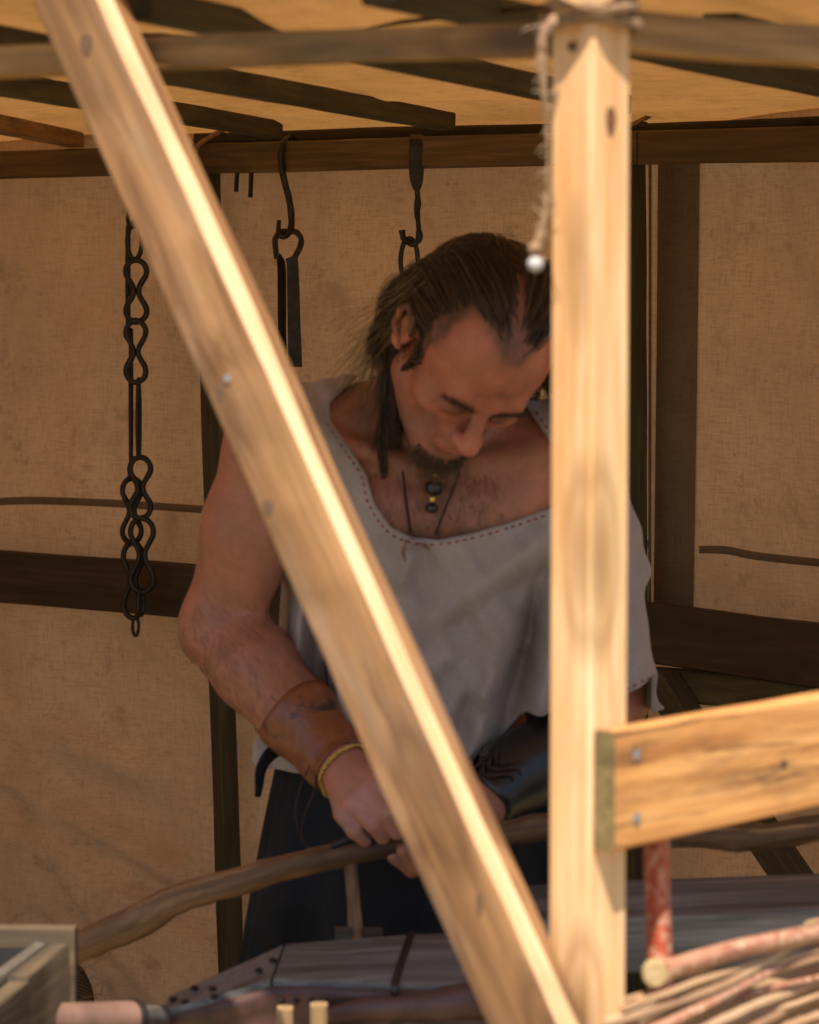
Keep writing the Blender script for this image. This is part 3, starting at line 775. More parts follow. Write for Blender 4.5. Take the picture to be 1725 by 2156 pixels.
def build_body():
    F = Field((-.36, 3.66, .80), (.44, 4.30, 1.72), .0025)
    torso(F); arms(F); head(F)
    # collar bones and breast muscle line
    for s, S_ in ((-1, SR), (1, SL)): F.cap(W(905 + s*25, 985, 3.985), S_ + V(-s*.02, -.045, .02), .010, .010, .02)
    v, f = F.mesh()
    # keep what shows: torso below the waist is inside the apron
    q = (v - HC) @ HR                                    # head-local coordinates
    x, y, z = q.T
    inhead = (np.linalg.norm((q - V(0, -.01, .01))/V(.1, .15, .16), axis=1) < 1.05)
    base = np.tile(V(.33, .132, .074), (len(v), 1))
    def blend(mask, col):
        nonlocal base
        mask = np.clip(mask, 0, 1)[:, None]; base = base*(1 - mask) + np.asarray(col)*mask
    g = lambda c, r: np.exp(-(((q - V(*c))/V(*r))**2).sum(1))
    blend(inhead*1., (.345, .115, .066))
    blend(.6*g((0, -.118, -.014), (.02, .02, .018)), (.55, .19, .14))                 # nose
    for s in (-1, 1):
        blend(.35*g((s*.045, -.08, -.015), (.025, .03, .02)), (.50, .17, .12))
        blend(.95*g((s*.030, -.09, .008), (.026, .03, .012)), (.20, .075, .048))          # eye hollow, shade painted into the skin colour
        blend(1.0*g((s*.032, -.094, .0035), (.016, .012, .0022)), (.07, .035, .022))   # lashes
        blend(.5*g((s*.085, .015, .0), (.02, .03, .035)), (.52, .17, .10))
        blend(.5*g((s*.028, -.094, .0262), (.022, .02, .0040)), (.10, .05, .03))       # brow hair
    blend(1.*g((0, -.104, -.0505), (.021, .012, .0055)), (.38, .12, .10))
    stub = np.clip((-.030 - z)/.02, 0, 1)*inhead*(y < .03)*(1 - g((0, -.104, -.05), (.022, .02, .012)))
    blend(.55*stub*(.6 + .4*np.clip((-.05 - z)/.03, 0, 1)), (.11, .065, .042))
    scalp = hairmask(q)*inhead
    blend(.93*scalp*(1 - .42*np.exp(-(((q - V(.0, -.015, .13))/V(.022, .05, .05))**2).sum(1))), (.05, .028, .016))
    for c_, r_ in (((.004, -.088, .062), .006), ((.016, -.086, .060), .0045), ((.028, -.082, .075), .004), ((-.02, -.09, .05), .004)): blend(.65*g(c_, (r_, .02, r_)), (.13, .05, .04))
    # chest hair, sooty hands
    w_ = W(905, 1075, 3.96); ch = np.exp(-(((v - w_)/V(.075, .08, .085))**2).sum(1))
    blend(.35*ch, (.12, .06, .035))
    for p in [(765, 1675, 3.78), (735, 1698, 3.79)]: blend(.6*np.exp(-(((v - W(*p))/.012)**2).sum(1)), (.52, .20, .16))
    hd = np.exp(-(((v - W(770, 1720, 3.79))/.06)**2).sum(1)); blend(.5*hd, (.42, .235, .185))
    cols = np.concatenate([base, np.ones((len(v), 1))], 1)
    o = mkobj('body', v, f, M['skin'], person, loc=HC*1., smooth=True, cols=cols)
    return o

def hairmask(q):
    """1 where hair grows on the head (head-local coordinates): widow's peak, bald temples, sideburns"""
    x, y, z = q[:, 0], q[:, 1], q[:, 2]; ax = np.abs(x)
    line = np.interp(ax, [0, .012, .030, .048, .060, .070, .085], [-.078, -.074, -.050, -.022, -.028, -.040, -.034])
    top = 1/(1 + np.exp(-(y - line)/.0035))*(z > .022)
    top = np.where((z <= .05), (y > -.034)*1.*(z > .015), top)
    side = ((ax > .045) & (y > -.026) & (y < -.004) & (z > -.022) & (z <= .03))*1.
    back = ((y > .03) & (z > -.045) & (z <= .05))*1.
    return np.clip(np.maximum(np.maximum(top, side), back), 0, 1)
build_body()

def surface_on(obj):
    me = obj.data; L = np.array(wloc(obj)); n = len(me.vertices); co = np.empty(n*3); me.vertices.foreach_get('co', co); co = co.reshape(-1, 3) + L
    return BVHTree.FromPolygons([tuple(p) for p in co], [tuple(p.vertices) for p in me.polygons])
# ---- hair as strands
def strands(name, paths, r0, r1, cols, parent, label=None):
    """paths (n, m, 3): tapered three-sided strands joined into one part"""
    n, m, _ = paths.shape
    T = np.gradient(paths, axis=1); T /= np.maximum(np.linalg.norm(T, axis=2), 1e-9)[..., None]
    ref = np.where(np.abs(T[..., 2:3]) < .9, V(0, 0, 1), V(1, 0, 0)); S = np.cross(T, ref); S /= np.maximum(np.linalg.norm(S, axis=2), 1e-9)[..., None]; U = np.cross(S, T)
    rad = (r0 + (r1 - r0)*np.linspace(0, 1, m)**1.5)[None, :, None]
    ring = [paths + rad*(S*math.cos(a) + U*math.sin(a)) for a in (0, 2.094, 4.189)]
    v = np.stack(ring, 2).reshape(-1, 3)
    i = np.arange(n)[:, None, None]*m*3; j = np.arange(m - 1)[None, :, None]*3; k = np.arange(3)[None, None, :]; k2 = (k + 1) % 3
    f = np.stack([i + j + k, i + j + k2, i + j + 3 + k2, i + j + 3 + k], -1).reshape(-1, 4)
    c = np.repeat(cols, m*3, axis=0); c = np.concatenate([c, np.ones((len(c), 1))], 1)
    o = mkobj(name, v, f, M['hair'], parent, loc=v.mean(0), smooth=True, cols=c); o['kind'] = 'stuff'
    return o

CE, CR = V(0, .012, .045), V(.077, .098, .088)
def grow_hair():
    n = 60000
    d = RS.randn(n, 3); d /= np.linalg.norm(d, axis=1)[:, None]; q = CE + d*(CR + .002)
    mk = hairmask(q); thin = 1 - .70*np.exp(-(((q - V(.0, -.01, .13))/V(.018, .045, .05))**2).sum(1))
    keep = (RS.rand(n) < mk*thin*np.where(q[:, 1] > .02, .34, .20)) & (mk > .75)
    keep &= ~((np.abs(q[:, 0]) > .062) & (np.abs(q[:, 1] - .014) < .024) & (q[:, 2] < .034))
    q = q[keep][:9000]; n = len(q); root = q.copy(); m = 26
    gl = HR.T @ V(0, 0, -1)
    P = [q.copy()]; fallen = np.zeros(n, bool); fall = np.zeros(n)
    sx = np.sign(q[:, 0]); sx[sx == 0] = 1
    low = (root[:, 2] < .07)
    ln = np.where(root[:, 2] > .06, .225, .175) + .07*RS.rand(n) + .02*(root[:, 1] < 0); side = root[:, 1] < -.004
    burn = side & (root[:, 2] < .03); ln = np.where(burn, .010 + .012*RS.rand(n), ln)
    step = ln/m; lift = np.where(burn, .0005, .002 + .009*RS.rand(n)**2)
    dr = np.stack([sx*.25, np.ones(n), -.1*np.ones(n)], 1)
    wob = RS.randn(n, 3)*.07
    nb = HR.T @ (NB - HC)
    for i in range(1, m):
        fallen |= (q[:, 1] > .045) | (i > 11); fall = np.clip(fall + fallen*.34, 0, 1); ontop = (1 - fall)[:, None]
        comb = np.stack([sx*(.30 + .9*np.clip(.12 - root[:, 2], 0, 1)*4*0), np.full(n, 1.), np.full(n, -.25)], 1)
        tgt = comb*ontop + (1 - ontop)*(gl[None, :]*1.25 + np.stack([sx*.05, np.full(n, .05), np.zeros(n)], 1)) + wob
        tgt = np.where(burn[:, None], V(0, -.25, -1)[None] + wob, tgt); tgt /= np.linalg.norm(tgt, axis=1)[:, None]
        dr = dr*.62 + tgt*.38; dr /= np.linalg.norm(dr, axis=1)[:, None]
        q = q + dr*step[:, None]
        yl = .036 + .004*np.sin(root[:, 0]*400); hold = fallen & (q[:, 2] > -.075) & (q[:, 1] < yl) & (root[:, 1] > -.09) & ~(side & (root[:, 2] < .03))
        q[hold, 1] = yl[hold]
        for (c, r) in ((CE, CR), (V(0, -.03, .0), V(.070, .06, .09))):
            e = (q - c)/(r + lift[:, None]*min(1, i/5) + .002); L = np.linalg.norm(e, axis=1); ins = L < 1
            q[ins] = c + (q - c)[ins]/np.maximum(L[ins], .2)[:, None]
        # ears are kept clear
        for s in (-1, 1):
            e = q - V(s*.086, .012, .002); L = np.linalg.norm(e/V(.030, .026, .034), axis=1); ins = L < 1
            q[ins] += (V(0, 1, 0)*.006)[None]
        # neck and shoulders
        a = V(0, .03, -.01); t = np.clip(((q - a) @ (nb - a))/((nb - a) @ (nb - a)), 0, 1); e = q - a - t[:, None]*(nb - a); L = np.linalg.norm(e, axis=1); ins = L < .066
        q[ins] = (a + t[:, None]*(nb - a) + e/np.maximum(L, 1e-4)[:, None]*.066)[ins]
        P.append(q.copy())
    P = np.stack(P, 1); Wd = HC + P @ HR.T
    # clumping towards guide strands
    gid = RS.choice(n, 260); 
    dist = ((root[:, None, :] - root[gid][None])**2).sum(2); near = gid[np.argmin(dist, 1)]
    wgt = (np.linspace(0, 1, m)**1.1*.72)[None, :, None]
    Wd = Wd*(1 - wgt) + Wd[near]*wgt
    tt = np.linspace(0, 1, m)[None, :]; ph = (near*1.7)[:, None]; am = .0035 + .004*((near*.37) % 1)[:, None]
    wav = am*np.clip((tt - .35)/.65, 0, 1)*np.sin(tt*(9 + 5*((near*.61) % 1)[:, None]) + ph)
    Wd = Wd + wav[..., None]*V(1, .4, 0)
    base = np.array([(.052, .029, .015), (.078, .043, .021), (.034, .020, .011)])[RS.randint(0, 3, n)]*(.7 + .6*RS.rand(n, 1))
    strands('hair', Wd, .00062, .0004, base, person)
    # loose fly-away hair at the side, thin, golden light put into its colour
    idx = np.where((root[:, 0] < -.03) & (root[:, 1] > .03))[0]; idx = RS.choice(idx, min(420, len(idx)))
    fly = Wd[idx] + (np.linspace(0, 1, m)[None, :, None]**1.5)*(RS.randn(len(idx), 1, 3)*V(.026, .02, .018) + V(-.030, .01, .0))
    strands('flyaway_hair', fly, .00035, .0002, np.tile(V(.22, .13, .055), (len(idx), 1))*(.6 + .6*RS.rand(len(idx), 1)), person)
    # goatee
    k = 1500; r = RS.randn(k, 3); r /= np.linalg.norm(r, axis=1)[:, None]; c = V(0, -.080, -.088); rt = c + r*V(.032, .022, .022); rt = rt[((rt[:, 1] < -.072) | (rt[:, 2] < -.094)) & (rt[:, 2] < -.080)]
    k = len(rt); g2 = HR.T @ V(0, 0, -1); mm = 8; pp = []
    dirs = V(0, -.25, -1)*.5 + g2*.7 + RS.randn(k, 3)*.30 + (c + V(0, -.02, -.05) - rt)*2; dirs /= np.linalg.norm(dirs, axis=1)[:, None]
    L = .005 + .024*RS.rand(k)**2.2
    for i in range(mm): pp.append(rt + dirs*(L*i/(mm - 1))[:, None] + g2*(.006*(i/(mm-1))**2))
    strands('beard', HC + np.stack(pp, 1) @ HR.T, .00038, .00015, np.array([(.07, .038, .017), (.13, .072, .027), (.05, .028, .014)])[RS.randint(0, 3, k)], person)
    # brows, moustache
    pp = []; 
    for s in (-1, 1):
        t = RS.rand(190)**1.2; rt = np.stack([s*(.011 + .040*t), -.0955 + .014*t**2 + .001*RS.randn(190), .0235 + .007*np.sin(t*2.6) + .0036*RS.randn(190)*(1 - .4*t)], 1)
        dv = V(s*.8, -.12, .25) + RS.randn(190, 3)*.22
        pp.append(np.stack([rt + dv*(.010*i/3) for i in range(4)], 1))
    pp = np.concatenate(pp); bv = surface_on(bpy.data.objects['body']); fw = Vector(HR @ V(0, 1, 0))
    for k in range(len(pp)):
        h = bv.ray_cast(Vector(HC + HR @ V(pp[k, 0, 0], -.25, pp[k, 0, 2])), fw, .25)
        if h[0] is not None: pp[k, :, 1] += (HR.T @ (np.array(h[0]) - HC))[1] - .0008 - pp[k, 0, 1]
    strands('facial_hair', HC + pp @ HR.T, .00026, .00010, np.tile(V(.07, .038, .02), (len(pp), 1)), person)
grow_hair()

def body_hair():
    o = bpy.data.objects['body']; me = o.data; n = len(me.vertices); co = np.empty(n*3); me.vertices.foreach_get('co', co); co = co.reshape(-1, 3) + wloc(o); nm = np.empty(n*3); me.vertices.foreach_get('normal', nm); nm = nm.reshape(-1, 3)
    ax = nrm(WR - ER); t = ((co - ER) @ ax)/np.linalg.norm(WR - ER); dist = np.linalg.norm(co - ER - np.outer(t*np.linalg.norm(WR - ER), ax), axis=1)
    fore = np.where((t > -.05) & (t < .56) & (dist < .07) & (nm[:, 1] < .3))[0]
    ch = np.exp(-(((co - W(905, 1060, 3.96))/V(.075, .09, .085))**2).sum(1)); chest = np.where((ch > .25) & (nm[:, 1] < 0) & (co[:, 2] < W(0, 990, 3.95)[2]))[0]
    up = np.where((np.abs(((co - SR) @ nrm(ER - SR))/np.linalg.norm(ER - SR) - .75) < .3) & (co[:, 0] < W(560, 1200, 4.)[0]) & (nm[:, 1] < .3))[0]
    for idx, cnt, L, dirv, r in ((fore, 1100, .009, ax*.8 + V(.1, -.1, -.6), .00013), (chest, 800, .011, V(0, -.1, -1), .00015), (up, 120, .006, V(-.1, 0, -1), .00010)):
        i = RS.choice(idx, cnt); d = np.asarray(dirv)[None] + RS.randn(cnt, 3)*.28; nn = nm[i]; d = d - nn*(d*nn).sum(1)[:, None]; d /= np.linalg.norm(d, axis=1)[:, None]
        l = L*(.5 + RS.rand(cnt))[:, None]; p = co[i]; P = np.stack([p, p + d*l*.35 + nn*.0016, p + d*l*.7 + nn*.0022, p + d*l + nn*.0012], 1)
        strands('body_hair', P, r, r*.5, np.tile(V(.11, .055, .028), (cnt, 1))*(.6 + .8*RS.rand(cnt, 1)), person)
body_hair()

# ---- tunic: a shell around the trunk with a wide hanging sleeve on his left
NECK = [(776, 778), (735, 812), (694, 848), (697, 885), (745, 955), (773, 1000), (788, 1055), (822, 1106), (868, 1130), (925, 1134), (1000, 1119), (1080, 1096), (1160, 1068), (1195, 1030), (1192, 970), (1150, 918), (1116, 868), (1050, 760), (900, 740)]
CREASE = [(1150, 1190, 1098, 1400, .0130, -.0120), (1098, 1400, 1046, 1610, .0140, -.0140), (1130, 1150, 985, 1420, .030, .012), (1060, 1330, 960, 1560, .022, .010), (1100, 1240, 900, 1480, .018, -.007),
          (1000, 1480, 960, 1640, .014, -.008), (935, 1500, 930, 1640, .016, .008), (868, 1150, 845, 1225, .010, .008), (640, 1200, 605, 1560, .012, .016), (675, 1220, 668, 1600, .013, -.016), (705, 1260, 712, 1600, .012, .013), (590, 1260, 560, 1560, .011, -.012),
          (745, 1320, 760, 1600, .016, -.010), (800, 1300, 850, 1600, .022, .009), (760, 950, 790, 1100, .02, .006), (1300, 1150, 1345, 1450, .02, .012), (1380, 1250, 1392, 1480, .014, -.012), (1180, 1200, 1130, 1560, .018, .010), (1225, 1250, 1210, 1520, .016, -.008), (640, 900, 720, 930, .02, .006), (1140, 1130, 930, 1290, .016, .006), (1120, 1200, 860, 1400, .014, -.005), (890, 1160, 905, 1330, .012, -.004), (980, 1150, 1010, 1300, .014, .004), (1040, 1420, 985, 1600, .012, .008), (1010, 1400, 940, 1600, .010, -.008), (860, 1330, 900, 1560, .014, .006), (760, 1180, 800, 1340, .012, -.006), (1165, 1330, 1120, 1560, .012, .007)]
def build_tunic():
    F = Field((-.34, 3.74, .86), (.46, 4.32, 1.60), .003)
    F.ell(W(900, 1190, 4.085), V(.180, .134, .225), .05); F.ell(W(890, 1440, 4.095), V(.180, .138, .24), .05); F.ell(W(885, 1640, 4.10), V(.205, .142, .20), .05)
    F.cap(NB + V(0, .01, 0), SR + V(.015, .01, .012), .064, .060, .05); F.cap(NB + V(0, .01, 0), SL + V(-.015, .01, .012), .066, .066, .05)
    F.ell(W(780, 1085, 4.005), V(.098, .062, .082), .04); F.ell(W(1045, 1085, 4.005), V(.098, .062, .082), .04)
    F.ell(W(905, 1250, 4.0), V(.10, .045, .10), .05)
    F.ell(SR + V(.022, 0, -.012), V(.072, .078, .074), .04)
    # sleeve draped over his left arm
    F.chain([SL + V(0, .005, 0), SL*.5 + EL*.5 + V(-.004, -.02, 0), W(1270, 1470, 4.01)], [.070, .072, .080], .03)
    # displaced folds
    ax = [(F.lo[i] + F.h*np.arange(F.n[i])).astype(np.float32) for i in range(3)]
    X, Z = ax[0][:, None], ax[2][None, :]
    D = np.zeros((len(ax[0]), len(ax[2])), np.float32)
    for (x0, y0, x1, y1, wd, am) in CREASE:
        a, b = W(x0, y0, 3.97), W(x1, y1, 3.97); e = b - a; L2 = e[0]**2 + e[2]**2
        t = np.clip(((X - a[0])*e[0] + (Z - a[2])*e[2])/L2, 0, 1); r2 = (X - a[0] - e[0]*t)**2 + (Z - a[2] - e[2]*t)**2
        D += am*np.exp(-r2/wd**2)*np.minimum(1, np.minimum(t + .15, 1.15 - t)*5)
    D *= 1.6
    for _ in range(2): D[1:-1, 1:-1] = (D[1:-1, 1:-1]*2 + D[:-2, 1:-1] + D[2:, 1:-1] + D[1:-1, :-2] + D[1:-1, 2:])/6
    low = np.clip((1.30 - Z)/.35, 0, 1)
    D += low*(.006*np.sin(X*62 + Z*6) + .004*np.sin(X*115 - Z*9 + 1.3)) + .0022*np.sin(X*75 + Z*48) + .0016*np.sin(X*-60 + Z*95 + 2) + .0012*np.sin(X*190 + Z*130)
    front = np.clip((4.12 - ax[1])/.04, 0, 1)[None, :, None]
    F.F -= D[:, None, :]*front
    back = 1 - front; F.F -= (low*.006*np.sin(X*70))[:, None, :]*back
    outer = F.F.copy(); inner = outer + .012
    F.F = np.maximum(outer, -inner)
    # neck opening (front) and collar line (back)
    poly = np.array([W(px, py, 3.96)[[0, 2]] for px, py in NECK]); dmin = np.full(D.shape, 9., np.float32); ins = np.zeros(D.shape, bool)
    for i in range(len(poly)):
        a, b = poly[i], poly[(i+1) % len(poly)]; e = b - a
        t = np.clip(((X - a[0])*e[0] + (Z - a[1])*e[1])/(e @ e), 0, 1); dmin = np.minimum(dmin, (X - a[0] - e[0]*t)**2 + (Z - a[1] - e[1]*t)**2)
        c = ((a[1] > Z) != (b[1] > Z)) & (X < (b[0] - a[0])*(Z - a[1])/((b[1] - a[1]) if abs(b[1] - a[1]) > 1e-9 else 1e-9) + a[0]); ins ^= c
    dn = np.where(ins, -np.sqrt(dmin), np.sqrt(dmin))
    yy = ax[1][None, :, None]
    F.F = np.maximum(F.F, -np.maximum(dn[:, None, :], yy - 4.085))
    F.cap(NB + V(0, .0, .05), hl(0, .03, -.02), .078, .085, .0, 'sub')
    # hems: trunk bottom and slanting sleeve hem
    def plane(px0, py0, px1, py1, Y):                     # everything below the line is cut
        a, b = W(px0, py0, Y), W(px1, py1, Y); e = b - a; nx_, nz_ = -e[2], e[0]; L = math.hypot(nx_, nz_)
        return ((X - a[0])*nx_ + (Z - a[2])*nz_)/L
    h1 = plane(700, 1640, 1010, 1650, 3.97)               # >0 above
    h2 = plane(1055, 1588, 1392, 1428, 3.93)
    xs = W(1052, 1500, 3.95)[0]
    keep = np.where(X < xs, h1 + .004*np.sin(X*50), h2)
    h3 = plane(1055, 1600, 1410, 1496, 3.98); keep2 = np.where(X < xs, h1, h3)
    F.F = np.maximum(F.F, -np.where(yy > 4.0, keep2[:, None, :], keep[:, None, :]))
    # arm hole on his right, open sleeve end
    F.cap(SR + V(-.088, 0, .0), ER + V(-.01, 0, 0), .072, .078, .0, 'sub')
    F.cap(EL + V(-.02, -.03, -.02), WL + V(0, 0, 0), .060, .06, .0, 'sub')
    v, f = F.mesh()
    o = mkobj('tunic', v, f, M['linen'], person, loc=v.mean(0), smooth=True)
    o['label'] = 'loose grey white linen tunic with red stitched hems'
    bv = BVHTree.FromPolygons([tuple(p) for p in v], f.tolist())
    camp = Vector((0, 0, CAMZ))
    def hit(px, py):
        d = (Vector(W(px, py, 1.)) - camp).normalized(); h = bv.ray_cast(camp, d); return (np.array(h[0]), np.array(h[1])) if h[0] is not None else None
    # red running stitches
    SV = []; SF = []
    def run(path, step=17, dash=10):
        P = catmull([V(a, b, 0) for a, b in path], 200)[:, :2]; s = np.concatenate([[0], np.cumsum(np.linalg.norm(np.diff(P, axis=0), axis=1))]); u = 0
        while u < s[-1] - dash:
            a = [np.interp(u, s, P[:, i]) for i in (0, 1)]; b = [np.interp(u + dash, s, P[:, i]) for i in (0, 1)]
            ha, hb = hit(*a), hit(*b)
            if ha and hb and np.linalg.norm(ha[0] - hb[0]) < .02:
                t = nrm(hb[0] - ha[0]); nn = nrm(ha[1] + hb[1]); sd = np.cross(t, nn); k = len(SV)
                for (c, e) in ((ha[0], -.3), (ha[0]*.7 + hb[0]*.3, 1), (ha[0]*.3 + hb[0]*.7, 1), (hb[0], -.3)):
                    for wv in (-1, 1): SV.append(c + nn*.0009*e + sd*.0012*wv*(1 if e > 0 else .5))
                for q in range(3): SF.append((k + 2*q, k + 2*q + 1, k + 2*q + 3, k + 2*q + 2))
            u += step + rnd.uniform(-3, 3)
    run([(686, 890), (735, 962), (762, 1005), (776, 1060), (812, 1115), (862, 1142), (925, 1146), (1003, 1131), (1083, 1108), (1160, 1082)])
    run([(690, 862), (735, 823), (768, 800)]); run([(1128, 866), (1160, 910), (1200, 945)])
    run([(1062, 1570), (1110, 1552), (1165, 1528), (1330, 1446), (1388, 1416)])
    for pts in ([(868, 1128), (856, 1140), (850, 1162), (854, 1180)], [(872, 1128), (884, 1144), (898, 1150), (906, 1158)], [(862, 1126), (868, 1136), (876, 1128)]):
        P = [hit(px, py) for px, py in pts]; P = [p[0] + nrm(p[1])*.0015 for p in P if p]
        if len(P) > 2: tube('neck_tie', catmull(P, 18), .0014, M['rope'], o, 6)
    if SV: mkobj('red_stitching', SV, SF, M['stitch'], o, loc=SV[0], smooth=True)['kind'] = 'stuff'
build_tunic()

# ---- apron, strap, trousers, boots
def apron():
    rings = []; n = 96; zs = np.linspace(W(0, 1600, 4.1)[2], .36, 40)
    c0 = W(905, 1650, 4.105)
    for i, z in enumerate(zs):
        t = i/39; a = .182 + .055*min(1, t*2.2) + .01*t; b = .138 + .05*t; r = []
        for k in range(n):
            th = 2*math.pi*k/n; fo = (.004 + .012*t)*math.sin(th*9 + t*2) + (.003 + .006*t)*math.sin(th*17 + 1 - t*3)
            r.append(V(c0[0] - .004 + .010*t + math.cos(th)*(a + fo), c0[1] + math.sin(th)*(b + fo), z))
        rings.append(np.array(r))
    g = [(p[0], p[1], p[2]) for R_ in rings for p in R_]
    o = loft('apron', rings, M['apron'], person, g, caps=False, smooth=True); o['label'] = 'long black work apron'
    # tie end hanging at his right hip
    P = catmull([W(600, 1578, 4.02), W(568, 1590, 3.99), W(550, 1620, 3.985), W(546, 1655, 3.985), W(543, 1678, 3.985)], 24)
    tube('apron_tie', P, [.004, .011, .0095, .007, .005], M['apron'], o, 8, flat=(.25, 1), smooth=True)
    P = catmull([W(676, 1330, 3.955), W(688, 1420, 3.945), W(700, 1500, 3.945), W(712, 1600, 3.95)], 20)
    tube('strap', P, .0085, M['blackleather'], o, 8, flat=(1, .22))
apron()
def legs():
    F = Field((-.22, 3.95, .05), (.26, 4.30, 1.06), .007)
    F.ell(W(905, 1720, 4.12), V(.15, .105, .13), .04)
    hips = [(PEL[0] - .085, 4.13), (PEL[0] + .085, 4.12)]
    for hx, hy in hips: F.chain([V(hx, hy, .90), V(hx*1.05, hy - .02, .52), V(hx*1.1, hy + .02, .09)], [.083, .06, .045], .03)
    v, f = F.mesh(); o = mkobj('trousers', v, f, M['trousers'], person, loc=v.mean(0), smooth=True)
    for hx, hy in hips:
        F = Field((hx*1.1 - .09, hy - .24, -.02), (hx*1.1 + .09, hy + .12, .24), .006)
        F.cap(V(hx*1.1, hy + .02, .20), V(hx*1.1, hy + .02, .06), .052, .05, .02); F.cap(V(hx*1.1, hy + .03, .035), V(hx*1.1, hy - .15, .035), .043, .04, .03)
        F.F = np.maximum(F.F, -(F.lo[2] + F.h*np.arange(F.n[2]))[None, None, :].astype(np.float32))
        v, f = F.mesh(); mkobj('boot', v, f, M['boot'], person, loc=v.mean(0), smooth=True)
legs()

# ---- bracers, bracelet, necklace
BODY = surface_on(bpy.data.objects['body'])
def ringtube(name, A, B, ts, rads, mat, thick=.003, n=36, noise=.0, seed=3, parent=person, wob=0., gap=.0035):
    d = B - A; x = nrm(d); s = nrm(np.cross(x, V(0, 0, 1))); u = np.cross(s, x); R_ = []
    nz = [vnoise(len(ts), seed + k) for k in range(n)]
    outer = []
    for i, (t, r) in enumerate(zip(ts, rads)):
        rr = []
        for k in range(n):
            a = 2*math.pi*k/n; q = r*(1 + noise*nz[k][i]) ; tt = t + (wob*math.sin(3*a + 1) if i in (0, len(ts)-1) else 0)
            dv = s*math.cos(a) + u*math.sin(a); c_ = A + d*tt; h_ = BODY.ray_cast(Vector(c_ + dv*.075), Vector(-dv), .075)
            if h_[0] is not None: q = np.linalg.norm(np.array(h_[0]) - c_) + gap + r*noise*nz[k][i]
            rr.append(c_ + dv*q)
        outer.append(np.array(rr))
    inner = [o_ + (A + d*t - o_)*(thick/np.linalg.norm(A + d*t - o_, axis=1))[:, None] for o_, t in zip(outer, ts)]
    rings = [inner[0]] + outer + [inner[-1]]
    g = [(p[0], p[1], p[2]) for q in rings for p in q]
    return loft(name, rings, mat, parent, g, caps=False, smooth=True)
def bracers():
    d = WR - ER
    ts = np.linspace(.585, .945, 16); rr = np.interp(ts, [.28, .6, .88, 1.0], [.0475, .0425, .0340, .0318]) + .0035
    o = ringtube('bracer', ER, WR, ts, rr, M['bracer'], noise=.012, wob=.006); o['label'] = 'orange tan leather bracer with black scuffs'
    # scuffs burnt into the leather: dark patches modelled as thin worn flakes are left to the material
    path = []; c = ER + d*.985; x = nrm(d); s = nrm(np.cross(x, V(0, 0, 1))); u = np.cross(s, x)
    for strand in (0, 1):
        pts = []
        for k in range(160):
            a = 2*math.pi*k/160; b = a*22 + strand*math.pi
            dv = s*math.cos(a) + u*math.sin(a); h_ = BODY.ray_cast(Vector(c + dv*.075), Vector(-dv), .075); r0_ = np.linalg.norm(np.array(h_[0]) - c) if h_[0] is not None else .034; pts.append(c + dv*(r0_ + .0028 + .0013*math.cos(b)) + x*(.0013*math.sin(b)))
        tube('bracelet', pts, .0021, M['gold'], person, 5, closed=True)
    # loose thong hanging from the bracer
    P = catmull([W(652, 1612, 3.86), W(632, 1660, 3.87), W(622, 1710, 3.86), W(633, 1760, 3.85), W(660, 1795, 3.82)], 30)
    tube('thong', P, .0011, M['cord'], o, 5, .1)
    P = catmull([W(668, 1620, 3.86), W(662, 1665, 3.87), W(640, 1720, 3.865), W(634, 1775, 3.85)], 24); tube('thong', P, .0011, M['cord'], o, 5, .1)
    d2 = WL - EL; ts = np.linspace(.22, .96, 20); rr = np.interp(ts, [.3, .65, 1.], [.046, .040, .031]) + .005
    o = ringtube('bracer', EL, WL, ts, rr, M['blackleather'], noise=.015, wob=.01, seed=9); o['label'] = 'black leather bracer laced with cord'
    for k in range(3):
        t = .80 + .05*k; c = EL + d2*t; r = np.interp(t, [.3, .65, 1.], [.046, .040, .031]) + .0065; x = nrm(d2); s = nrm(np.cross(x, V(0, 0, 1))); u = np.cross(s, x); pts = []
        for q in range(14):
            a = math.radians(-160 + q*10); pts.append(c + (s*math.cos(a)*-1 + u*math.sin(a)*-1)*r + x*(.012*math.sin(q*.9)))
        tube('lace', pts, .0018, M['cord'], o, 6)
bracers()
def necklace():
    body = bpy.data.objects['body']; bv = surface_on(body); camp = Vector((0, 0, CAMZ))
    def hit(px, py, lift):
        d = (Vector(W(px, py, 1.)) - camp).normalized(); h = bv.ray_cast(camp, d)
        return np.array(h[0]) - np.array(d)*lift if h[0] is not None else W(px, py, 3.95)
    root = None
    cp = [hit(px, py, .003) for px, py in [(838, 880), (842, 940), (850, 1010), (858, 1070), (866, 1122)]]
    o = tube('necklace', catmull(cp, 40), .0014, M['cord'], person, 6, smooth=True); o['label'] = 'thin dark cord necklace'
    cp = [hit(px, py, .003) for px, py in [(968, 995), (950, 1040), (932, 1085), (917, 1125)]]
    tube('cord', catmull(cp, 30), .0012, M['cord'], o, 6, smooth=True)
    # beads strung from the beard
    def bead(name, px, py0, py1, px1, r, mat, n=8):
        Yb = hit(px, (py0 + py1)/2, .012)[1]; a, b = W(px, py0, Yb), W(px1, py1, Yb); t = np.linspace(0, 1, n); P = a[None]*(1 - t[:, None]) + b[None]*t[:, None]
        prof = r*np.sqrt(np.maximum(.12, 1 - (2*t - 1)**4)); tube(name, P, list(prof), mat, person, 12, smooth=True)
    Yb = hit(915, 1030, .012)[1]
    tube('bead_string', catmull([W(924, 968, Yb), W(915, 1020, Yb), W(909, 1078, Yb)], 12), .001, M['cord'], person, 5)
    bead('bead', 921, 981, 1010, 917, .0048, M['gold']); bead('bead', 916, 1012, 1042, 911, .0105, M['blackleather']); bead('bead', 911, 1043, 1060, 910, .0042, M['gold']); bead('bead', 910, 1060, 1080, 908, .0075, M['blackleather'])
necklace()

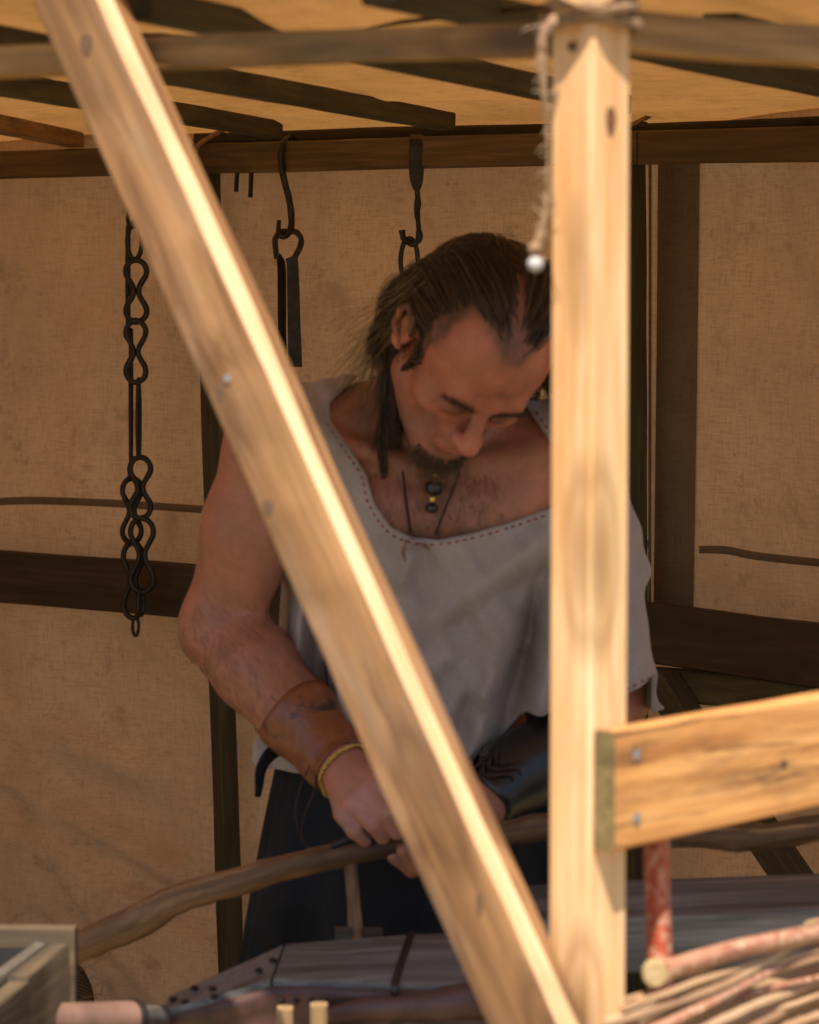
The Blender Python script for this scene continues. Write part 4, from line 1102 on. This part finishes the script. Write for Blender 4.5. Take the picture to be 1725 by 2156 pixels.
# ------------------------------------------------------------------ the long pole in his hands and the small tool
POLE_PX = [(100, 2024, 3.84), (190, 1985, 3.83), (300, 1935, 3.82), (380, 1890, 3.81), (480, 1862, 3.805), (600, 1826, 3.805), (720, 1800, 3.81), (820, 1780, 3.815), (900, 1768, 3.82), (1060, 1755, 3.825), (1160, 1740, 3.83), (1330, 1752, 3.83), (1480, 1760, 3.82), (1600, 1762, 3.80), (1760, 1740, 3.78), (1950, 1730, 3.76)]
def pole():
    P = catmull([W(*p) for p in POLE_PX], 150)
    o = tube('wooden_pole', P, [.0165, .0185, .0205, .0165, .0170, .0150, .0152, .0140, .0145, .0150, .0158, .0158, .0145, .0165, .0150, .014], M['branch'], None, 16, .085, seed=5, smooth=True)
    tag(o, 'long crooked peeled branch held level by the man as a lever', 'pole')
pole()
def tool():
    a, b = W(697, 1781, 3.800), W(856, 1722, 3.822)
    o = tube('tool_handle', np.linspace(a, b, 12), [.0052, .0058, .0058, .0055], M['blackleather'], None, 12, .03)
    tag(o, 'short black tool handle gripped under the man\'s fingers', 'tool')
tool()
def rod():
    a, b = W(738, 1812, 3.808), W(752, 1992, 3.765)
    o = tube('connecting_rod', np.linspace(a, b, 14), [.0075, .0080, .0095], M['branch'], None, 10, .05)
    tag(o, 'thin upright stick linking the pole to the bellows', 'rod')
rod()

# ------------------------------------------------------------------ bellows on its stand
BZ = .856
def atz(px, py, z):
    a = W(px, py, 1.0); t = (z - CAMZ)/(a[2] - CAMZ); return V(a[0]*t, a[1]*t, z)
def bellows():
    root = empty('bellows', (0, 3.62, .45), 'weathered wooden bellows with studded dark leather sides', 'bellows')
    # lid boards: far edge and near edge stations in picture terms, with height
    far = [(352, 2098, .800), (500, 2030, .835), (600, 1987, .856), (735, 1974, .858), (866, 1966, .858), (1010, 1958, .858), (1260, 1954, .858)]
    near = [(338, 2132, .800), (430, 2108, .820), (572, 2062, .850), (700, 2062, .857), (832, 2066, .858), (1010, 2072, .858), (1290, 2080, .858)]
    def board(i0, i1, name, gap=.0016, n=8):
        rings = []; g = []
        A0, A1 = atz(*far[i0]), atz(*far[i1]); B0, B1 = atz(*near[i0]), atz(*near[i1])
        d = nrm(A1 - A0)*gap; A0, A1, B0, B1 = A0 + d, A1 - d, B0 + d, B1 - d
        th = .016
        for k in range(n + 1):
            t = k/n; a = A0*(1 - t) + A1*t; b = B0*(1 - t) + B1*t; wv = .0012*math.sin(t*7 + i0)
            r = []
            for q, (u, dz) in enumerate([(0, -th), (0, -.003), (.02, 0), (.3, wv), (.65, -wv), (.98, 0), (1, -.003), (1, -th)]):
                p = a*(1 - u) + b*u + V(0, 0, dz); r.append(p); g.append((p[0], p[1], p[2]))
            rings.append(np.array(r))
        o = loft(name, rings, M['greywood'], root, g); return o
    segs = [(0, 2), (2, 4), (4, 6)]
    b0 = board(0, 2, 'lid_board'); board(2, 4, 'lid_board'); board(4, 6, 'lid_board')
    # iron studs on the tapered board
    def stud(p, n=V(0, 0, 1), r=.0045): tube('stud', np.array([p - n*.002, p + n*.0015, p + n*.003]), [r, r, r*.45], M['iron'], root, 8)
    for px, py, z in [(390, 2110, .812), (448, 2082, .826), (452, 2098, .824), (410, 2080, .818), (545, 2043, .849), (575, 2022, .854), (365, 2104, .806)]: stud(atz(px, py, z))
    # leather sides: ring following the lid outline, pleated downwards
    ol = [atz(*p) for p in near] + [atz(*p) for p in far[::-1]]
    ol = np.array(ol); c = ol.mean(0)
    rows = []; zs = [-.008, -.018, -.03, -.048, -.075, -.10, -.125, -.16, -.20, -.24, -.28, -.30]; off = [.004, .0045, .0005, -.004, .010, .004, -.012, .008, -.012, .006, -.004, 0]
    dense = []
    for i in range(len(ol)):
        a, b = ol[i], ol[(i+1) % len(ol)]; m = max(2, int(np.linalg.norm(b - a)/.012))
        for k in range(m): dense.append(a + (b - a)*k/m)
    dense = np.array(dense); nn = len(dense); tg = np.roll(dense, -3, 0) - np.roll(dense, 3, 0); nr = np.stack([tg[:, 1], -tg[:, 0], np.zeros(nn)], 1); nr /= np.maximum(np.linalg.norm(nr, axis=1), 1e-9)[:, None]
    if ((dense - c)*nr).sum() < 0: nr = -nr
    ph = np.arange(nn)
    for dz, of in zip(zs, off):
        rows.append(dense + nr*(of + .0025*np.sin(ph*.21 + dz*60) + .0018*np.sin(ph*.47 + dz*90))[:, None] + V(0, 0, dz) + np.stack([np.zeros(nn), np.zeros(nn), .002*np.sin(ph*.33)*(dz < -.03)], 1))
    g = [(p[0], p[1], p[2]) for r in rows for p in r]
    loft('leather_side', rows, M['leather'], root, g, smooth=True)
    # row of studs along the leather edge
    for k, t in enumerate(np.linspace(.36, .98, 16)):
        s = t*(len(near) - 1); i = min(int(s), len(near) - 2); p = atz(*near[i])*(1 - s + i) + atz(*near[i+1])*(s - i); stud(p + V(0, -.006, -.022), V(0, -1, 0), .0035)
    # dark iron strap over the board joint
    for i in (4,):
        A, B = atz(*far[i]), atz(*near[i]); P = np.array([A + V(0, .003, .001), A*.5 + B*.5 + V(0, 0, .001), B + V(0, -.005, .0), B + V(0, -.008, -.02), B + V(0, -.008, -.045)])
        tube('strap', catmull(P, 20), .0042, M['blackleather'], root, 6, flat=(1, .4))
    # wooden lugs at the back edge holding the rod
    for px0, px1, py in ((706, 741, 1978), (764, 806, 1972)):
        p0, p1 = W(px0, py, 3.775), W(px1, py, 3.775); m = (p0 + p1)/2; wd = p1[0] - p0[0]
        beam('lug', V(m[0] - wd/2, 3.768, .842), V(m[0] + wd/2, 3.768, .842), .014, .020, M['boxwood'], root, bev=.004)
    # bulged leather fold low at the front
    P = catmull([W(690, 2136, 3.46), W(800, 2122, 3.45), W(900, 2120, 3.445), W(985, 2108, 3.445), W(1060, 2118, 3.45), W(1160, 2150, 3.46)], 40)
    tube('leather_fold', P, [.010, .014, .0165, .021, .017, .012], M['leather'], root, 12, .04, smooth=True)
    # bottom board and trestle
    c2 = dense.copy(); c2[:, 2] = .556
    loft('bottom_board', [c2 + V(0, 0, -.02), c2], M['greywood'], root, [(p[0], p[1], p[2]) for q in range(2) for p in c2])
    for X_, Y_ in ((-.18, 3.52), (.17, 3.50), (-.16, 3.66), (.17, 3.74)):
        beam('leg', V(X_, Y_, -.45*0 - .02), V(X_, Y_, .537), .045, .045, M['greywood'], root)
    # pale pegs standing in front
    for px0, px1, py in ((584, 618, 2122), (654, 690, 2115)):
        p0, p1 = W(px0, py, 3.40), W(px1, py, 3.40); m = (p0 + p1)/2
        beam('peg', V(m[0], m[1], .52), V(m[0], m[1], m[2]), (p1 - p0)[0], .026, M['peg'], root, up=(0, 1, 0), bev=.004, irr=.0004)
    beam('peg_rail', V(-.26, 3.405, .515), V(.24, 3.405, .515), .04, .05, M['greywood'], root)
bellows()
def pipe():
    root = empty('nozzle_pipe', W(180, 2150, 3.38), 'copper coloured nozzle pipe running from bellows to the fire box', 'pipe')
    a, b = W(20, 2152, 3.36), W(284, 2144, 3.46); c = W(356, 2146, 3.60)
    tube('pipe', np.linspace(a, b, 10), .0185, M['copper'], root, 20, .01)
    tube('collar', np.array([b - nrm(b - a)*.004, b, b + nrm(b - a)*.004]), [.0205, .0215, .0205], M['iron'], root, 20)
    tube('sleeve', np.linspace(b, c, 6), [.0145, .0145, .016], M['steel'], root, 16)
pipe()

# ------------------------------------------------------------------ fire box and sack at the left
def firebox():
    z1 = .902; A = atz(146, 1992, z1); B = atz(-20, 2122, z1)     # right-hand side board, back to front
    root = empty('fire_box', (-.6, 3.4, 0), 'wooden fire box with a dark metal tray, sunlit board end', 'box')
    d = nrm(B - A); th = .022; left = V(-d[1], d[0], 0)
    if left[0] > 0: left = -left
    h = .17
    def bd(p, q, wd, z0, z1_, name, mat, up=(0, 0, 1)):
        beam(name, V(p[0], p[1], (z0 + z1_)/2), V(q[0], q[1], (z0 + z1_)/2), wd, z1_ - z0, mat, root, bev=.002)
    a = A + left*th/2; b = B + left*th/2
    bd(a, a + d*.155, th, z1 - h, z1, 'side_board', M['boxwood']); bd(a + d*.158, b + d*.03, th, z1 - h, z1 - .003, 'side_board', M['boxwood'])
    # back board standing higher, its end proud of the side
    bk = A + V(.006, .012, 0)
    bd(V(bk[0], bk[1]), V(bk[0] - .55, bk[1] + .03), .020, z1 - h, z1 + .018, 'back_board', M['boxwood'])
    f0 = b + d*.04
    bd(V(f0[0] + .012, f0[1], 0), V(f0[0] - .5, f0[1] + .03, 0), .02, z1 - h, z1 - .01, 'front_board', M['boxwood'])
    bd(V(bk[0] - .545, bk[1] + .01, 0), V(f0[0] - .49, f0[1] + .045, 0), .02, z1 - h, z1 - .01, 'side_board', M['boxwood'])
    # tray
    i0 = a + left*.02; i1 = b + left*.02
    v = [V(i0[0], i0[1] - .008, z1 - .001), V(i1[0], i1[1], z1 - .001), V(i1[0] - .46, i1[1] + .03, z1 - .001), V(i0[0] - .5, i0[1], z1 - .001)]
    lo = [p*1. - V(0, 0, .012) for p in v]
    mkobj('tray', v + lo, [(0, 1, 2, 3), (4, 7, 6, 5), (0, 4, 5, 1), (1, 5, 6, 2), (2, 6, 7, 3), (3, 7, 4, 0)], M['tray'], root, loc=v[0])
    beam('tray_rim', i0 + V(0, -.01, .002), i1 + V(0, 0, .002), .012, .010, M['steel'], root, bev=.002)
    beam('tray_rim', i0 + V(-.10, -.01, .001), i1 + V(-.10, 0, .001), .008, .008, M['steel'], root, bev=.002)
    for px, py in ((a + d*.02, 0), (b - d*.0, 0), (a + V(-.5, .02, 0), 0), (b + V(-.45, .05, 0), 0)):
        beam('leg', V(px[0] + left[0]*.03, px[1], -.02), V(px[0] + left[0]*.03, px[1], z1 - h - .001), .04, .04, M['greywood'], root)
    bd(a + left*.0 + d*.0, b, .01, z1 - h - .0, z1 - h + .01, 'ledge', M['boxwood']) if False else None
firebox()
def sack():
    Yc = 4.25; edge = W(212, 2080, Yc); top = W(180, 2008, Yc)[2]; R = .125; cx = edge[0] - R
    rings = []; g = []; n = 64; m = 40
    prof = [(0, .70), (.03, .92), (.15, 1.02), (.4, 1.03), (.7, 1.0), (.86, .985), (.93, .93), (.97, .82), (.99, .62), (1., .30)]
    for i in range(m):
        t = i/(m - 1); t = 1 - (1 - t)**1.6; r0 = np.interp(t, [p[0] for p in prof], [p[1] for p in prof])*R
        z = t*top; r = []
        for k in range(n):
            a = 2*math.pi*k/n; rr = r0*(1 + .03*math.sin(3*a + z*9) + .018*math.sin(5*a - z*14)); r.append(V(cx + math.cos(a)*rr, Yc + math.sin(a)*rr*.9, z)); g.append((a*R, z, 0))
        rings.append(np.array(r))
    root = empty('burlap_sack', (cx, Yc, 0), 'full burlap sack standing behind the fire box', 'sack')
    loft('sack_cloth', rings, M['burlap'], root, g, smooth=True)
    P = []
    for k in range(46):
        a = rnd.uniform(-1.9, .5); z = top*rnd.uniform(.86, .995); q = (z/top); rr = np.interp(q, [p[0] for p in prof], [p[1] for p in prof])*R
        b = V(cx + math.cos(a)*rr, Yc + math.sin(a)*rr*.9, z); d = V(math.cos(a)*.7 + rnd.uniform(-.5, .5), math.sin(a), rnd.uniform(-.1, .9))*rnd.uniform(.006, .020); e = V(rnd.uniform(-1, 1), 0, rnd.uniform(-1, 1))*.008
        P.append([b, b + d*.5 + e*.2, b + d*.8 + e, b + d + e*1.6])
    strands('loose_thread', np.array(P), .0005, .0003, np.tile(V(.2, .13, .07), (len(P), 1)), root)
sack()

# ------------------------------------------------------------------ hanging ironwork
def figure8(L, wd, asym=1.0, n=40):
    """closed outline of a forged figure-eight link, length L down, width wd"""
    u = [0, .14, .32, .5, .66, .82, .94, 1.]; hw = [.26, .32, .62, .93, 1., .84, .5, .0]
    half = [(h, q) for q, h in zip(u[::-1], hw[::-1])] + [(h, -q) for q, h in zip(u[1:], hw[1:])]
    ring = half + [(-x, y) for x, y in half[::-1][1:-1]]
    P = catmull([V(x*wd/2, y*L/2, 0) for x, y in ring + ring[:1]], len(ring)*2)[:-1, :2]; return P
def oval(L, wd, n=28):
    a = np.linspace(0, 2*math.pi, n, endpoint=False); return np.stack([np.sin(a)*wd/2, np.cos(a)*L/2], 1)
def link(root, px, y0, y1, wpx, Y, kind='8', ang=0., rpx=6.2, name='link', dx=0):
    top, bot = W(px, y0, Y), W(px + dx, y1, Y); L = top[2] - bot[2]; s = Y/FPX; wd = wpx*s; r = rpx*s
    P2 = figure8(L - 2*r, wd - 2*r) if kind == '8' else oval(L - 2*r, wd - 2*r)
    c = (top + bot)/2; ca, sa = math.cos(ang), math.sin(ang); tl = (top[0] - bot[0])/L
    path = np.stack([c[0] + P2[:, 0]*ca + P2[:, 1]*tl, c[1] + P2[:, 0]*sa, c[2] + P2[:, 1]], 1)
    return tube(name, path, r, M['iron'], root, 7, .10, closed=True)
CY = 5.72
chain = empty('hanging_chain', W(285, 380, CY), 'long black forged iron chain of pear shaped links hanging doubled', 'chain')
hookp = catmull([W(262, 330, CY - .02), W(262, 316, CY + .01), W(266, 310, CY + .025), W(276, 316, CY + .0), W(278, 350, CY - .02), W(276, 420, CY - .01), W(270, 462, CY), W(278, 478, CY), W(288, 468, CY), W(290, 450, CY)], 60)
tube('hook', hookp, 5*CY/FPX, M['iron'], chain, 7, .08)
link(chain, 284, 462, 552, 44, CY, 'o', .5, 5.5)
link(chain, 287, 540, 685, 56, CY, '8', .12)
link(chain, 286, 668, 812, 55, CY, '8', -.1)
link(chain, 292, 794, 970, 20, CY, 'o', 1.1, 4.)
link(chain, 296, 956, 1098, 56, CY, '8', .2)
link(chain, 299, 1084, 1254, 62, CY, '8', -.15)
link(chain, 297, 1236, 1300, 26, CY, 'o', .9, 4.5)
# second fall of the chain, just behind
CB = CY + .022
link(chain, 270, 470, 700, 17, CB, 'o', 1.3, 4.5)
link(chain, 276, 690, 985, 15, CB, 'o', 1.35, 4.5)
link(chain, 275, 975, 1015, 20, CB, 'o', 1.3, 4.5)
link(chain, 278, 1000, 1150, 52, CB, '8', .25)
link(chain, 280, 1136, 1308, 54, CB, '8', -.2)
link(chain, 286, 1296, 1342, 20, CB, 'o', .2, 3.6)
def hook_thing(name, pts, Y, r, label, cat, twist=0., flat=(1, 1)):
    o = tube(name, catmull([W(x, y, Y + dy) for x, y, dy in pts], 70), r, M['iron'], None, 8, .06, flat=flat, twist=twist); return tag(o, label, cat)
HY = wallpt(605)[1] - .055
hook_thing('s_hook', [(628, 300, .03), (617, 292, .03), (603, 294, .0), (593, 312, -.022), (592, 345, -.022), (601, 388, -.02), (611, 430, -.012), (614, 470, -.012), (607, 492, -.02), (595, 498, -.022), (587, 486, -.02), (588, 464, -.015)], HY, [.0052, .0055, .0058, .006, .0055, .0052, .0035], 'black forged hook carrying the folded iron strap', 'hook', 30.)
def folded_strap():
    Y = HY - .015; root = empty('folded_strap', W(606, 490, Y), 'black iron strap folded into an eye, hanging from a hook', 'iron strap')
    s = Y/FPX
    P = catmull([W(583, 545, Y), W(580, 520, Y), W(580, 503, Y), W(590, 489, Y), W(606, 487, Y), W(624, 489, Y), W(634, 503, Y), W(632, 520, Y), W(622, 540, Y), W(617, 552, Y)], 40)
    tube('eye', P, 6.2*s, M['iron'], root, 8, .06)
    def blade(name, pts0, pts1, Y0, Y1, th):
        A = catmull([W(x, y, Y0) for x, y in pts0], 16); B = catmull([W(x, y, Y1) for x, y in pts1], 16); n = V(.0, -1, 0)*th
        rings = [np.array([A[k] - n/2, B[k] - n/2, B[k] + n/2, A[k] + n/2]) for k in range(len(A))]
        loft(name, rings, M['iron'], root, [(p[0], p[1], p[2]) for r in rings for p in r])
    blade('blade', [(579, 530), (584, 560), (585, 640), (586, 705), (590, 770)], [(592, 535), (602, 560), (603, 640), (603, 705), (606, 772)], Y, Y + .012, .004)
    blade('blade', [(601, 545), (604, 565), (605, 640), (606, 705), (607, 772)], [(625, 535), (629, 560), (632, 640), (634, 705), (637, 773)], Y - .006, Y - .004, .004)
folded_strap()
HY2 = wallpt(875)[1] - .055
def strap_hook():
    Y = HY2; root = empty('strap_hook', W(877, 290, Y), 'black twisted hook hung by a flat strap above the man', 'hook'); s = Y/FPX
    A = catmull([W(868, 296, Y + .02), W(866, 284, Y + .015), W(863, 292, Y - .022), W(861, 330, Y - .024), W(862, 370, Y - .024), W(868, 392, Y - .024), W(874, 402, Y - .024)], 24); B = catmull([W(888, 296, Y + .02), W(890, 284, Y + .015), W(893, 292, Y - .022), W(893, 330, Y - .024), W(892, 370, Y - .024), W(888, 392, Y - .024), W(882, 402, Y - .024)], 24)
    n = V(0, .0035, .001); rings = [np.array([A[k] - n, B[k] - n, B[k] + n, A[k] + n]) for k in range(len(A))]
    loft('strap', rings, M['iron'], root, [(p[0], p[1], p[2]) for r in rings for p in r])
    tube('shank', catmull([W(878, 396, Y - .024), W(880, 420, Y - .024), W(879, 450, Y - .024), W(882, 480, Y - .024), W(883, 500, Y - .02), W(874, 513, Y - .02), W(860, 512, Y - .022), W(850, 502, Y - .024), W(847, 484, Y - .024)], 60), [.0058, .0050, .0056, .0048, .0054, .0052, .0055, .0056, .0052], M['iron'], root, 6, .10, flat=(1.15, .8), twist=60.)
    link(root, 862, 496, 602, 46, Y - .02, 'o', .15, 5.2)
strap_hook()
for px, y1, lab in ((498, 404, 'short black iron peg under the plate, blunt tip'), (528, 416, 'longer black iron peg under the plate, square tip')):
    Y = wallpt(px)[1] - .055; a, b = W(px + 2, 362, Y), W(px - 1, y1, Y)
    tag(tube('iron_peg', np.linspace(a, b, 6), [.0042, .0042, .0044], M['iron'], None, 6, .08), lab, 'peg')
# tie rope over the cap board by the left rear post
Yr = wallpt(440)[1] - .075
tag(tube('tie_rope', catmull([W(412, 330, Yr), W(413, 316, Yr), W(422, 302, Yr), W(448, 286, Yr + .02), W(478, 271, Yr + .04), W(510, 268, Yr + .08), W(525, 272, Yr + .1)], 40), .0042, M['rope'], None, 8, .1), 'thin cord tied over the cap board at the rear post', 'rope')
Yr = wallpt(1345)[1] - .02
tag(tube('tie_rope', catmull([W(1318, 264, Yr - .03), W(1332, 262, Yr - .03), W(1350, 253, Yr - .02), W(1368, 245, Yr)], 20), .0036, M['rope'], None, 8, .1), 'pale cord stretched under the roof cloth by the right rear post', 'rope')
# frayed twine hanging beside the front post
def twine():
    root = empty('hanging_twine', W(1145, 60, 2.70), 'frayed twine dangling beside the front post with a white bead', 'twine')
    P = catmull([W(1165, 42, 2.705), W(1147, 70, 2.69), W(1140, 120, 2.69), W(1146, 190, 2.69), W(1155, 300, 2.695), (W(1153, 400, 2.695)), W(1144, 470, 2.69), W(1130, 520, 2.69), W(1128, 545, 2.69)], 70)
    tube('cord', P, [.0050, .0040, .0048, .0030, .0015, .0015, .0030, .0050, .0026], M['rope'], root, 8, .25)
    st = []
    for k in range(60):
        i = rnd.randrange(2, len(P) - 2); b = P[i]; d = V(rnd.gauss(0, 1), rnd.gauss(0, 1), rnd.gauss(-.3, 1))*rnd.uniform(.003, .008); st.append([b, b + d*.4, b + d*.8 + V(0, 0, -.001), b + d + V(0, 0, -.003)])
    strands('fray', np.array(st), .0006, .0003, np.tile(V(.42, .30, .19), (len(st), 1)), root)
    c = P[-1] + V(0, 0, -.004); t = np.linspace(-1, 1, 10)
    tube('bead', np.stack([np.full(10, c[0]), np.full(10, c[1]), c[2] - .0062*t], 1), list(.0066*np.sqrt(np.maximum(.05, 1 - t*t))), M['white'], root, 12, smooth=True)
    tube('knot', np.stack([np.full(8, c[0]), np.full(8, c[1]), c[2] + .012 - .006*np.linspace(-1, 1, 8)], 1), list(.0062*np.sqrt(np.maximum(.1, 1 - np.linspace(-1, 1, 8)**2))), M['rope'], root, 10, .2, smooth=True)
twine()

# ------------------------------------------------------------------ wattle hurdle and timbers at the right
def hurdle():
    root = empty('wattle_hurdle', (.25, 2.86, 0), 'low woven hurdle of red barked sticks beside the front post', 'hurdle')
    n_out = nrm(V(RDIR[1], -RDIR[0], 0)); base = POST - n_out[:2]*-.0 
    def along(t, off, z): p = POST + RDIR*t + n_out[:2]*off; return V(p[0], p[1], z)
    ztop = W(1395, 1740, 2.83)[2]; zc = W(1383, 2046, 2.80)[2]
    def upright(px, z1, r, off):
        s = (px - 862.5)/FPX; a = POST + n_out[:2]*off; t = (s*a[1] - a[0])/(RDIR[0] - s*RDIR[1]); q = a + RDIR*t
        P = np.array([V(q[0] + .002*math.sin(k), q[1], -.03 + (z1 + .03)*k/24) for k in range(25)])
        return tube('upright', P, [r*1.05, r, r*.97], M['red'], root, 12, .03, smooth=True), t
    _, t0 = upright(1393, ztop + .03, .0112, .011)
    for k, dt in enumerate((.33, .66, 1.0)): upright(1393, .93, .010, .011) if False else None
    for dt in (.34, .68, 1.02):
        q = along(t0 + dt, .011, 0); P = np.array([V(q[0], q[1] + .002*math.sin(k), -.03 + .93*k/16) for k in range(17)]); tube('upright', P, [.011, .010, .010], M['red'], root, 10, .04)
    # top rod with a pale cut end towards the viewer
    p0 = W(1378, 2050, 2.775); dirr = V(RDIR[0], RDIR[1], 0)
    P = np.array([p0 + dirr*(.012 + 1.25*k/30) + V(.002*math.sin(k*.9), 0, .003*math.sin(k*.7) - .004*k/30) for k in range(31)])
    o = tube('top_rod', P, [.0085, .0088, .008], M['pinkbark'], root, 12, .05)
    P2 = np.array([p0 - nrm(V(-.15, 1, 0))*.004, p0, p0 + nrm(V(.1, 1, .0))*.012]); tube('cut_end', P2, [.0105, .0112, .0108], M['endgrain'], root, 14, .02)
    # woven rods
    rr = random.Random(4); z = zc - .012
    for k in range(60):
        z -= rr.uniform(.005, .009) if k < 30 else rr.uniform(.018, .028)
        if z < .03: break
        st = rr.uniform(-.03, .05) if k % 3 else rr.uniform(.0, .12); sl = rr.uniform(-.005, .012) if k > 8 else rr.uniform(.004, .030); r = rr.uniform(.0028, .0050); ph = (k % 2)*math.pi
        P = [along(st + 1.2*q/34, .014 + (.014*math.sin((st + 1.2*q/34 - t0)*math.pi/.34 + ph + math.pi/2)) + rr.gauss(0, .0008), z + sl*q/34*3 + .003*math.sin(q*.6 + k)) for q in range(35)]
        tube('woven_rod', P, [r*1.1, r, r*.7], M['pinkbark'] if rr.random() < .15 else M['stick'], root, 8, .06)
    for (x0, y0, x1, y1, Y0, Y1, r) in ((1345, 2128, 1500, 2010, 2.77, 2.86, .0045), (1335, 2148, 1720, 2052, 2.75, 3.05, .007), (1338, 2116, 1725, 2040, 2.77, 3.06, .0062), (1420, 2092, 1720, 2032, 2.82, 3.07, .0052)):
        a, b = W(x0, y0, Y0), W(x1, y1, Y1); P = np.linspace(a, b, 16) + np.array([[0, 0, .004*math.sin(k*.8)] for k in range(16)]); tube('woven_rod', P, [r*1.1, r*.9], M['stick'], root, 8, .06)
hurdle()
def cross_rod():
    c = W(1712, 1962, 3.10); d = nrm(V(.5, .85, -.1)); r = 28*3.1/FPX; root = bpy.data.objects['wattle_hurdle']
    o = tube('cross_rod', np.array([c + d*q for q in np.linspace(0, .35, 12)]), [r*.96, r], M['pinkbark'], root, 14, .03)
    o.data.materials.append(M['endgrain']); o.data.polygons[len(o.data.polygons) - 2].material_index = 1
cross_rod()
def bench():
    root = empty('work_bench', (.5, 3.65, 0), 'dark plank bench standing behind the hurdle', 'bench')
    z = W(1500, 1924, 3.66)[2]
    a = W(1140, 1985, 3.60); b = W(1950, 1945, 3.72)
    p0 = W(1110, 1988, 3.62); p1 = W(2000, 1952, 3.72)
    beam('apron_board', V(p0[0], p0[1], z - .03), V(p1[0], p1[1], z - .03), .022, .062, M['greywood'], root, bev=.002)['label'] = 'dark grey front board of the bench'
    beam('top_board', V(p0[0] + .004, p0[1] + .115, z - .012), V(p1[0], p1[1] + .115, z - .012), .20, .022, M['greywood'], root, bev=.002)
    for t in (.05, .95):
        for dy in (.03, .18):
            q = p0*(1 - t) + p1*t; beam('leg', V(q[0], q[1] + dy, -.02), V(q[0], q[1] + dy, z - .0235), .04, .04, M['greywood'], root)
bench()
